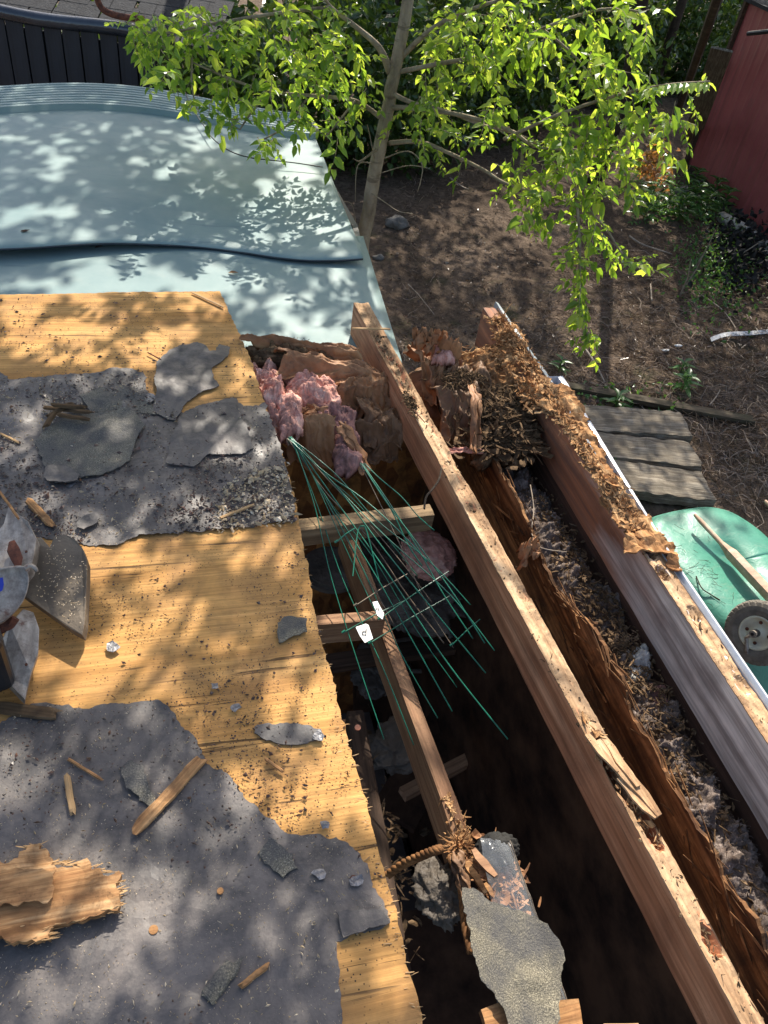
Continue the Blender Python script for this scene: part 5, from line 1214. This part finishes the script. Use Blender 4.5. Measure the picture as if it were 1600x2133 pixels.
# round lower guard with its hooked lip
gc = P(-8, 1235, .19); ga = Vector((1, .1, .12)).normalized(); nn = (CAM-gc).normalized()*.7+Vector((.15, -.25, .45)); nn.normalize(); a = nn.cross(Vector((0, 0, 1))).normalized(); b = nn.cross(a)
def gp(px, py, off): 
    d = ray(px, py); t = (gc-CAM).dot(nn)/d.dot(nn); return CAM+d*t+nn*off
outl = [(-40,1190),(-10,1184),(20,1180),(45,1178),(56,1186),(61,1205),(58,1228),(50,1250),(36,1270),(18,1288),(0,1300),(-40,1312)]
def closed(o, k=4):
    n = len(o); out = []
    for i in range(n):
        p0, p1, p2, p3 = (Vector(o[(i+j-1) % n]) for j in range(4))
        for j in range(k):
            t = j/k; out.append(.5*((2*p1)+(p2-p0)*t+(2*p0-5*p1+4*p2-p3)*t*t+(3*p1-p0-3*p2+p3)*t**3))
    return out
o2 = closed(outl); mb = MB(); m = len(o2); cx, cy = sum(p[0] for p in o2)/m, sum(p[1] for p in o2)/m
rings = []
for sc_, off in ((1, -.022), (1.0, 0), (.97, .004), (.90, .004), (.88, .001), (.5, .001), (.02, .001)):
    rings.append([gp(cx+(p[0]-cx)*sc_, cy+(p[1]-cy)*sc_, off) for p in o2])
for r in rings: r.append(r[0])
mb.grid(rings, .0); lg = mb.build('lower_guard', M_cast, saw, smooth=True)
mb = MB(); mb.tube(spline([gp(x, y, .004) for x, y in [(50,1186),(60,1180),(68,1181),(74,1186),(76,1192)]]), [.006, .006, .006, .006, .006, .006, .006, .006, .006, .006, .0058, .0058, .0056, .0056, .0055, .0055, .005, .005, .005, .0045, .0045, .004, .004, .0035, .003][:25], 8); mb.build('guard_lip', M_cast, lg, smooth=True)
mb = MB(); q = [gp(x, y, .003) for x, y in [(-6,1205),(6,1203),(8,1218),(5,1230),(-6,1236)]]; mb.add(q+[p-nn*.003 for p in q], [(4,3,2,1,0),(5,6,7,8,9)]+[(i, (i+1) % 5, 5+(i+1) % 5, 5+i) for i in range(5)]); mb.build('decal', M_blue, lg)
mb = MB(); mb.tube([P(20,1140,.12), P(35,1168,.10), P(30,1200,.10)], .012, 8); mb.build('rusty_bolt', M_rust, saw); mb = MB(); mb.tube([P(-5,1310,.11), P(18,1300,.11), P(28,1285,.12)], .014, 8); mb.build('rusty_bolt', M_rust, saw)
mb = MB(); c0 = P(-70, 1330, .12); Mq = Matrix.Translation(c0) @ Matrix.Rotation(.3, 4, 'Z'); mb.prism(Mq, .13, .22, .16); bevel(mb.build('motor_housing', M_black, saw), .02, 3)
mb = MB(); c0 = P(-90, 1230, .2); mb.tube([c0+Vector((-.02, .12, 0)), c0+Vector((0, 0, .05)), c0+Vector((0, -.12, .02))], .018, 10); mb.build('handle', M_black, saw, smooth=True)
for (x, y, z) in ((52,1108,.152),(55,1150,.148),(12,1395,.068),(55,1385,.07)): 
    mb = MB(); p = P(x, y, z); mb.tube([p, p+Vector((0, 0, .003))], .003, 8); mb.build('screw', M_rust, saw)
M_x = None
stick((0,1025), (40,1082), .006, .004, M_rot, 'bent twig leaning over the upper left of the saw', z=.16, z2=.19, seed=61, cat='twig', name='twig')

# ================================================================== THE TREE
# gaps shaped into the unseen crowns overhead: sunlit pools as seen lying on the roof (x, y, half width, half height)
POOLS = [(60,1640,90,45),(225,1755,45,38),(330,1830,48,60),(280,1915,60,60),(205,2000,75,60),(120,2075,110,60),(40,2010,60,35),(475,1780,26,62),(440,1860,28,62),(415,1925,24,36),(465,1695,36,40),(510,1675,50,36),
 (305,1515,40,42),(655,1850,32,28),(60,1835,120,62),(200,1835,42,30),(20,1560,40,25),(610,1640,105,50),(650,1700,90,36),(725,1600,40,60),(150,1400,72,58),(235,1385,62,45),(330,1430,58,38),(230,1165,66,38),(300,1190,58,48),(345,1255,60,34),(285,1310,60,32),
 (420,1330,46,36),(562,1140,62,38),(618,1185,24,62),(478,1130,56,24),(600,1440,38,58),(665,1490,42,80),(695,1560,34,50),(385,1265,38,38),(845,2050,46,70),(790,1900,22,40),(560,1500,50,26),(500,1350,28,26),(180,1470,50,14),
 (20,800,42,15),(180,812,26,20),(275,800,48,18),(60,865,42,28),(240,905,44,28),(460,905,58,32),(290,1040,26,25),(475,940,40,30),(90,1050,56,28),(400,1030,40,24),(420,1062,60,16),(560,940,32,24),(560,1055,42,28),(200,1100,60,22),(20,945,40,34),(340,1100,60,12),(150,985,40,16),
 (60,690,58,36),(190,690,56,34),(190,640,40,22),(40,640,50,18),(290,735,56,30),(335,700,46,26),(382,690,36,22),(120,742,96,18),(230,762,60,12),(440,640,28,18),(400,640,46,16),(500,790,28,38),(300,650,24,14),(90,620,60,10),(345,805,20,16),(420,800,24,14),
 (140,335,20,34),(112,372,20,24),(238,282,26,24),(28,312,28,14),(412,300,28,22),(350,360,24,18),(15,470,18,20),(60,470,18,18),(140,480,24,26),(190,520,40,20),(210,575,52,34),(130,590,50,26),(300,560,42,42),(380,580,54,32),(455,565,52,40),(530,560,52,26),(560,420,44,34),(622,350,46,56),(645,450,66,46),(700,490,44,26),(560,500,56,12),(625,620,58,26),(715,600,26,50),(770,640,36,70),(580,660,46,22),(640,690,60,18),(200,560,40,20),(85,330,16,12),(400,265,18,10),(520,470,30,14),(60,560,30,12)]
def pix(p):
    q = RM.transposed() @ (p-CAM)
    return (800+F*q.x/-q.z, 1066.5-F*q.y/-q.z) if q.z < -.05 else None
EX = [(430,300),(480,609),(565,870),(628,1100),(668,1330),(722,1530),(790,1780),(880,2140),(900,2300)]
def shaded(p, zt=0.0):
    """is a leaf at p kept, so that its shadow misses the sunlit pools"""
    k = (p.z-zt)/sd.z; g = p-sd*k
    u = pix(g)
    if u is None: return True
    x, y = u
    if y > 2300 or x < -250: return True
    wob = .22*noise.noise(Vector((g.x*7, g.y*7, 2)))
    if y < 610:
        if x > 900: return False
    else:
        i = 0
        while i < len(EX)-2 and EX[i+1][1] < y: i += 1
        (a, b), (c, d) = EX[i], EX[i+1]; ex = a+(c-a)*(y-b)/(d-b)
        if x > ex+10:
            if y < 900: return noise.noise(Vector((g.x*9, g.y*9, 7))) > .0
            return False
    sc = 1.32 if y > 1120 else 1.12
    for (cx, cy, rx, ry) in POOLS:
        rx *= sc; ry *= sc
        if ((x-cx)/rx)**2+((y-cy)/ry)**2 < 1.1+wob*2: return False
    return True
tree = empty('tree', G(740, 560), 'young tree with a pale leaning trunk and bright backlit leaves beyond the roof', 'tree')
TD = 4.65
tp_ = [(745,610,4.62,.060),(752,540,4.62,.058),(757,495,4.63,.056),(768,440,4.63,.054),(782,350,4.64,.051),(795,290,4.65,.049),(806,235,4.66,.047),(822,150,4.68,.044),(838,70,4.70,.042),(850,0,4.72,.040),(868,-110,4.75,.038)]
tb = Q(745, 610, 4.62); pts = [Vector((tb.x-.22, tb.y-.1, GZ-.1)), Vector((tb.x-.12, tb.y-.05, -1.5))]; rad = [.085, .068]
for x, y, dd, r in tp_: pts.append(Q(x, y, dd)); rad.append(r*.78)
top = pts[-1]; 
for k in range(1, 8): pts.append(top+Vector((.10*k+.04*math.sin(k*2), .05*k, .55*k))); rad.append(.036*(1-k/8.5))
def rs(L, k):
    out = []
    for i in range(len(L)-1): out += [L[i]+(L[i+1]-L[i])*j/k for j in range(k)]
    return out+[L[-1]]
sp = spline(pts, 5); rr2 = rs(rad, 5); mb = MB(); mb.tube([p+Vector((.006*noise.noise(Vector((i*.5, 0, 1))), .006*noise.noise(Vector((i*.5, 4, 1))), 0)) for i, p in enumerate(sp)], rr2, 12); mb.build('trunk', M_bark, tree, smooth=True)
def trunk_at(z):
    for a, b in zip(sp, sp[1:]):
        if a.z <= z <= b.z: return a.lerp(b, (z-a.z)/((b.z-a.z) or 1))
    return sp[-1]
rt = random.Random(42); limbs = []
def limb(pts_, r0, r1=.004, parent=tree, mat=None):
    q = spline(pts_, 5); mb = MB(); mb.tube(q, [r0+(r1-r0)*i/(len(q)-1) for i in range(len(q))], 7); mb.build('branch', mat or M_bark, parent, smooth=True); return q
def PL(L, d0, d1): return [Q(x, y, d0+(d1-d0)*i/(len(L)-1)) for i, (x, y) in enumerate(L)]
vis = [([(812,150),(790,100),(740,55),(690,15),(660,-30)], 4.68, 4.5, .022), ([(800,250),(740,210),(660,200),(560,190),(470,160),(380,120)], 4.66, 4.3, .014), ([(818,195),(860,215),(930,232),(1010,262),(1080,280),(1120,300)], 4.66, 4.3, .014),
       ([(815,225),(850,225),(960,240),(1060,270),(1115,305),(1200,312),(1290,310)], 4.66, 4.1, .015), ([(812,298),(870,295),(920,312),(1000,350),(1060,385),(1150,410),(1240,450)], 4.65, 4.0, .014), ([(1200,400),(1208,500),(1208,600),(1215,660),(1228,715)], 4.0, 3.7, .008),
       ([(1230,440),(1265,480),(1290,520),(1320,552),(1340,560)], 4.0, 3.8, .006), ([(1050,290),(1160,240),(1280,200),(1380,178),(1478,170)], 4.3, 3.7, .010), ([(1290,310),(1350,265),(1400,250),(1450,262)], 4.1, 3.9, .006), ([(835,120),(900,60),(980,20),(1080,-10),(1200,-40)], 4.7, 4.4, .016),
       ([(830,150),(930,130),(1040,110),(1130,60),(1250,20),(1340,25)], 4.68, 4.2, .013), ([(1130,60),(1200,120),(1250,190)], 4.4, 4.2, .007), ([(690,15),(560,30),(440,50),(330,70),(260,45)], 4.5, 4.2, .010), ([(560,190),(520,240),(500,270)], 4.35, 4.2, .006), ([(640,205),(600,260),(550,290)], 4.4, 4.2, .006), ([(740,210),(700,260),(680,285)], 4.5, 4.4, .006), ([(400,120),(400,180),(410,225)], 4.3, 4.2, .006), ([(1090,300),(1085,380),(1110,470)], 4.3, 4.1, .008)]
for L, d0, d1, r in vis: limbs.append(limb(PL(L, d0, d1), r))
# bare twigs low on the trunk
for L, r in (([(775,340),(745,345),(740,420)], .004), ([(800,330),(850,315),(880,345),(870,400)], .004), ([(770,400),(800,420),(830,440),(860,445)], .003), ([(795,360),(850,345),(890,350)], .003), ([(780,330),(770,280),(765,260)], .003), ([(745,500),(735,430),(715,420)], .003), ([(785,310),(752,335),(736,330)], .008)): limb(PL(L, 4.6, 4.5), r, .002)
LM = MB(); TW = MB()
def sprig(p, d, L, ls, rng, dens=1.0):
    """a leafy twig: leaves alternate along it"""
    q = [p]; n = 5; dd = d.normalized()
    for k in range(n): dd = (dd+rvr(rng, .22)+Vector((0, 0, -.07))).normalized(); q.append(q[-1]+dd*L/n)
    TW.tube(q, [.0026-.0018*i/n for i in range(n+1)], 4, False)
    m = max(3, int(L/(ls*.42)*dens))
    for i in range(m):
        s = (i+.6)/m*n; k = min(int(s), n-1); c = q[k].lerp(q[k+1], s-k); t = (q[k+1]-q[k]).normalized(); sd = t.cross(Vector((0, 0, 1))+rvr(rng, .3)).normalized()*(1 if i % 2 else -1)
        dl = sd*1.0+t*.7+Vector((0, 0, rng.gauss(-.1, .35))); leaf(LM, c, dl, Vector((0, 0, 1))+rvr(rng, .75), ls*rng.uniform(.7, 1.25), ls*rng.uniform(.5, .66), rng.uniform(.1, .35), rng.uniform(.2, .9))
    leaf(LM, q[-1], dd, Vector((0, 0, 1))+rvr(rng, .5), ls, ls*.5)
def rvr(rng, s): return Vector((rng.uniform(-s, s), rng.uniform(-s, s), rng.uniform(-s, s)))
clumps = [(300,60,40,40,4.3),(350,140,55,40,4.3),(420,60,80,60,4.4),(530,50,80,50,4.4),(640,60,70,60,4.5),(470,180,60,45,4.35),(590,165,80,55,4.4),(700,130,65,70,4.5),(545,290,26,22,4.2),(500,255,30,22,4.2),(655,240,38,28,4.4),(700,270,34,26,4.4),(408,220,12,14,4.2),(330,60,50,50,4.3),(735,200,25,30,4.5),
  (915,60,40,60,4.95),(895,150,28,60,4.95),(960,110,55,45,4.5),(1000,30,60,30,4.5),(880,235,45,35,4.6),(950,200,40,30,4.5),(930,270,40,18,4.5),
  (1060,40,60,40,4.5),(1030,120,40,60,4.4),(1130,60,60,50,4.4),(1210,50,60,50,4.3),(1280,40,55,40,4.3),(1225,130,40,45,4.2),(1290,130,40,45,4.2),(1335,40,25,30,4.2),(1260,190,45,35,4.2),(1330,190,35,25,4.1),(1050,235,45,28,4.3),(1075,300,26,20,4.3),(1150,310,50,28,4.2),(1225,250,45,40,4.1),(1200,335,75,45,4.1),(1300,255,55,35,4.1),(1400,255,40,22,3.9),(1310,310,60,30,4.1),(1120,370,60,38,4.1),(1200,410,70,45,4.0),(1290,380,45,32,4.0),(1100,440,28,38,4.1),(1235,480,40,45,4.0),(1285,510,20,30,3.9),(1325,555,22,10,3.8),(1208,560,20,40,3.85),(1215,620,16,35,3.8),(1230,695,16,28,3.7),(1160,250,40,30,4.2),(1000,160,30,30,4.4),(1140,180,25,25,4.3),(960,300,30,20,4.4),(1040,350,20,15,4.2)]
rng = random.Random(77)
for (cx, cy, rx, ry, dd) in clumps:
    n = max(2, int(rx*ry/235))
    for k in range(n):
        a_q = rng.uniform(0, 6.283); r_q = rng.random()**.6; x = cx+math.cos(a_q)*r_q*rx; y = cy+math.sin(a_q)*r_q*ry; p = Q(x, y, dd+rng.gauss(0, .16))
        o_ = Q(cx, cy, dd); dv = (p-o_)+rvr(rng, .15)+Vector((.05, -.05, -.08)); sprig(p-dv.normalized()*.06, dv, rng.uniform(.12, .26), rng.choice((.046, .056, .066, .076)), rng)
# leaves along the limbs
for q, (L, d0, d1, r) in zip(limbs, vis):
    for i in range(3, len(q)):
        if rng.random() < .25: sprig(q[i], (q[i]-q[i-1]).normalized()*.5+rvr(rng, .8), rng.uniform(.08, .2), rng.choice((.034, .044)), rng)
# near spray of larger leaves reaching over to the red wall, and the hanging tail
def row(L, d0, d1, ls, step):
    q = spline(PL(L, d0, d1), 8)
    for i in range(0, len(q)-1, step):
        t = (q[i+1]-q[i]).normalized()
        for s in (1, -1): leaf(LM, q[i], Vector((0, 0, -.5))+t*.6+t.cross(Vector((0, 0, 1)))*s*1.0, Vector((0, 0, 1))+rvr(rng, .3), ls, ls*.5, .15, .4)
row([(1330,195),(1380,178),(1430,172),(1482,170)], 3.9, 3.7, .07, 2); row([(1380,262),(1420,250),(1455,265)], 3.95, 3.9, .05, 2); row([(1205,560),(1210,620),(1218,670),(1230,718)], 3.85, 3.7, .045, 2)
for k in range(20):
    t = k/19; sprig(Q(1203+26*t+rng.gauss(0, 5), 500+215*t, 4.0-.3*t), Vector((rng.gauss(0, .5), rng.gauss(0, .4), -.6)), .10, .045, rng)
# crown above the frame
for k in range(260):
    a = rng.uniform(0, 6.283); rr_ = rng.random()**.5; z = rng.uniform(1.55, 4.4); k2 = math.sin(math.pi*min(1, max(.12, (z-.6)/4.3)))
    c = Vector((sp[-1].x-.6, sp[-1].y-.25, 0)); p = Vector((c.x+math.cos(a)*rr_*2.2*k2, c.y+math.sin(a)*rr_*1.5*k2, z))
    if not shaded(p): continue
    sprig(p, rvr(rng, 1)+Vector((0, 0, -.1)), rng.uniform(.18, .34), rng.choice((.065, .075, .085)), rng, .9)
for k in range(16):
    z = rng.uniform(1.2, 3.8); b0 = trunk_at(z); a = rng.uniform(0, 6.28); e_ = b0+Vector((math.cos(a)*1.4, math.sin(a)*1.1, .5)); limb([b0, b0.lerp(e_, .5)+Vector((0, 0, -.1)), e_], .02)
LM.build('foliage', M_leaf, tree); TW.build('twigs', M_bark, tree, kind='stuff')
# rusty dead leaves caught in the right of the crown
mb = MB()
for i in range(170): leaf(mb, Q(rng.gauss(1368, 16), rng.gauss(340, 22), 4.15+rng.gauss(0, .08)), rv(1), rv(1), .035, .02, .4, .8)
mb.build('dead_leaves', M_deadleaf, tree)

# unseen leaves and limbs set along sun rays to shape the roof's shade
def shade_canopy(x, y, cz, name_label, region, n, lsz, zr, lean, limbs_, seed):
    rng = random.Random(seed); t = empty('shade_tree', (x+lean[0], y+lean[1], GZ), name_label, 'tree', 'shade trees beyond the yard') if name_label else tree; mb = MB(); c = 0; g = 0
    while c < n and g < n*8:
        g += 1; gx_, gy_ = rng.uniform(region[0], region[2]), rng.uniform(region[1], region[3]); z = rng.uniform(*zr)
        zt = 0 if gy_ < 2.85 else -.12; p = Vector((gx_, gy_, zt))+sd*((z-zt)/sd.z)
        if not shaded(p, zt): continue
        c += 1; leaf(mb, p, rv_(rng), rv_(rng)*.7+sd, lsz*rng.uniform(.6, 1.3), lsz*.6, .15, .5)
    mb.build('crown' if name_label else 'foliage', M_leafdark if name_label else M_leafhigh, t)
    if not name_label:
        for px_, z, r in limbs_:
            q = [P(a_, b_, 0)+sd*(z/sd.z) for a_, b_ in px_]; limb([trunk_at(1.9)]+[trunk_at(2.4).lerp(q[0], .5)+Vector((0, 0, .1))]+q, r, r*.45, t)
        return
    cc = Vector((x, y, cz)); b = Vector((x+lean[0], y+lean[1], GZ-.1)); m2 = MB(); m2.tube(spline([b, b+Vector((.05, 0, 1.8)), b.lerp(cc, .6)+Vector((0, .2, .3)), cc]), [.16, .12, .09, .05], 9); m2.build('trunk', M_darkbark, t, smooth=True)
    for px_, z, r in limbs_:
        q = [P(a_, b_, 0)+sd*(z/sd.z) for a_, b_ in px_]; limb([b.lerp(cc, .75)]+q if (q[0]-cc).length < 3.5 else q, r, r*.45, t, M_darkbark)
def rv_(rng): return Vector((rng.uniform(-1, 1), rng.uniform(-1, 1), rng.uniform(-1, 1)))
shade_canopy(2.4, 4.6, 3.0, None, (-1.3, -.25, .55, 1.75), 5600, .068, (2.0, 2.9), (0, 0),
          [([(436,1640),(405,1790),(378,1910),(330,2140)], 2.6, .020), ([(640,1180),(570,1310),(500,1390),(380,1500)], 2.5, .018), ([(430,1190),(385,1300),(330,1400),(250,1470)], 2.5, .014), ([(30,1730),(120,1690),(260,1640)], 2.6, .01)], 51)
shade_canopy(2.2, 5.2, 3.0, None, (-1.5, 1.7, .5, 3.1), 4800, .068, (2.2, 3.2), (0, 0), [([(600,1010),(420,1150),(150,1230)], 2.6, .012), ([(470,1000),(380,880),(200,800)], 2.6, .012)], 52)
shade_canopy(1.2, 8.8, 4.2, 'tall shade tree rising behind the black board wall', (-2.6, 3.0, 1.3, 6.6), 8500, .11, (3.2, 4.6), (-.3, 3.5), [], 53)

# ================================================================== TREES FURTHER OFF THAT SHADE THE YARD
def shade_leaves(seed, n, lsz, rx, ry, rz, thr):
    fr = 1.25 if seed == 5 else .9
    rng = random.Random(seed); mb = MB()
    while n:
        v = rvr(rng, 1)
        if v.length > 1: continue
        q = Vector((v.x*rx, v.y*ry, v.z*rz))
        if noise.noise(q*fr+Vector((seed, 0, 0)))+.35*noise.noise(q*fr*2.4) < thr: continue
        n -= 1; leaf(mb, q, rvr(rng, 1), rvr(rng, 1)+Vector((0, 0, .6)), lsz*rng.uniform(.6, 1.3), lsz*.6, .2, .5)
    return mb
def az(p, dist, z):   # a spot towards the sun from p, dist metres away over the ground
    return Vector((p[0]+sd.x/ math.hypot(sd.x, sd.y)*dist, p[1]+sd.y/math.hypot(sd.x, sd.y)*dist, z))
protos = {}
def shade_tree(x, y, cz, rx, ry, rz, n, lsz, thr, seed, label, lean=(0, 0)):
    t = empty('shade_tree', (x, y, GZ), label, 'tree', 'shade trees beyond the yard')
    key = seed
    if key not in protos:
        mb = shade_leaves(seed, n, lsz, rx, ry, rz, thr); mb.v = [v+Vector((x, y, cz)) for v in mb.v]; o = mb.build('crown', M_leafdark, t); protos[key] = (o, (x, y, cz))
    else:
        o0, c0 = protos[key]; o = o0.copy(); S.collection.objects.link(o); M = Matrix.Translation(Vector((x, y, cz))-Vector(c0)) @ WM[o0.name]; place(o, M, t)
    if seed == 5:
        for k, (ex, ey, ez, r) in enumerate([(-1.6,-.6,-.2,.06),(-.9,-1.0,.3,.05),(.3,-1.3,.5,.045),(1.2,-.7,.1,.05),(-.3,-1.4,-.4,.04),(.9,.3,.8,.04),(-1.9,-.1,.5,.04)]):
            c_ = Vector((x, y, cz)); e_ = c_+Vector((ex, ey, ez)); limb([c_+Vector((-.2, .5, -.6)), c_.lerp(e_, .5)+Vector((.1, 0, .12)), e_, e_+(e_-c_)*.3+Vector((0, 0, .2))], r, .012, t, M_darkbark)
    mb = MB(); b = Vector((x+lean[0], y+lean[1], GZ-.1)); mb.tube(spline([b, b+Vector((.05, 0, 1.6)), Vector((x, y, cz-rz*.3)), Vector((x, y, cz+rz*.5))]), [.13-.10*i/15 for i in range(16)], 9); mb.build('trunk', M_darkbark, t, smooth=True)
TREES = [
 # over the dirt just right of the sheet, and along the yard
 (6.0, 11.0, 3.3, 2.6, 1.7, 1.6, 5200, .13, -.05, 1, 'nearest bushy shade tree behind the young tree', (1.0, .8)),
 (9.6, 10.5, 3.2, 2.6, 1.7, 1.6, 0, .13, 0, 1, 'bushy shade tree at the near right of the yard', (1.8, 1)),
 (4.2, 15.5, 4.6, 3.2, 2.4, 2.6, 6500, .16, -.05, 2, 'broad shade tree behind the black board wall', (0, 0)),
 (10.5, 16.5, 4.6, 3.2, 2.4, 2.6, 0, .16, 0, 2, 'broad shade tree beyond the red shed', (0, 0)),
 (16.5, 15.5, 4.8, 3.2, 2.4, 2.6, 0, .16, 0, 2, 'shade tree to the right of the red shed', (0, 0)),
 (7.5, 23.0, 5.0, 4.2, 3.0, 3.6, 6500, .22, -.1, 3, 'dark tree far behind the yard', (0, 0)),
 (15.0, 24.0, 5.0, 4.2, 3.0, 3.6, 0, .22, 0, 3, 'dark tree at the far right behind the yard', (0, 0)),
 (21.0, 27.0, 5.0, 4.2, 3.0, 3.6, 0, .22, 0, 3, 'farthest dark tree at the right', (0, 0)),
 (1.0, 25.0, 5.0, 4.2, 3.0, 3.6, 0, .22, 0, 3, 'dark tree far behind the black board wall', (0, 0)),
]
for T_ in TREES: shade_tree(*T_)
# dark undergrowth that closes off the back of the yard
def shrub(x, y, rx, ry, rz, label):
    key = 'shrub'; z = GZ+rz*.55; t = empty('shrub', (x, y, GZ), label, 'shrub', 'dark shrubs at the back of the yard')
    if key not in protos:
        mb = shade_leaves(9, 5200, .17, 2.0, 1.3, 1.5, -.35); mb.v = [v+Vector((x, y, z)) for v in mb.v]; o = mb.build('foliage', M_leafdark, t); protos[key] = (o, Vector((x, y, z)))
    else:
        o0, c0 = protos[key]; o = o0.copy(); S.collection.objects.link(o); place(o, Matrix.Translation(Vector((x, y, z))) @ Matrix.Rotation(x*1.7, 4, 'Z') @ Matrix.Translation(-c0) @ WM[o0.name], t)
    mb = MB(); mb.tube([Vector((x, y, GZ-.1)), Vector((x+.1, y, GZ+rz*.9))], [.06, .02], 7); mb.build('trunk', M_darkbark, t)
for i, (x, y) in enumerate([(3.0, 12.6), (6.0, 14.6), (9.0, 17.2), (12.2, 19.0), (15.4, 20.5), (19, 22.5), (5, 18.5), (9, 22), (13.5, 25), (0.2, 11.5)]):
    shrub(x, y, 2, 1.3, 1.5, 'dark leafy shrub at the back of the yard, number %s' % i if 0 else ['leafy dark shrub behind the left half of the young tree', 'dark shrub seen through the middle of the young tree', 'dark shrub behind the right half of the young tree', 'dark shrub left of the leaning post', 'dark shrub behind the leaning post', 'dark shrub behind the red shed', 'second row dark shrub behind the trunk', 'second row dark shrub at the middle of the back', 'farthest dark shrub at the right', 'dark shrub behind the end of the black board wall'][i])
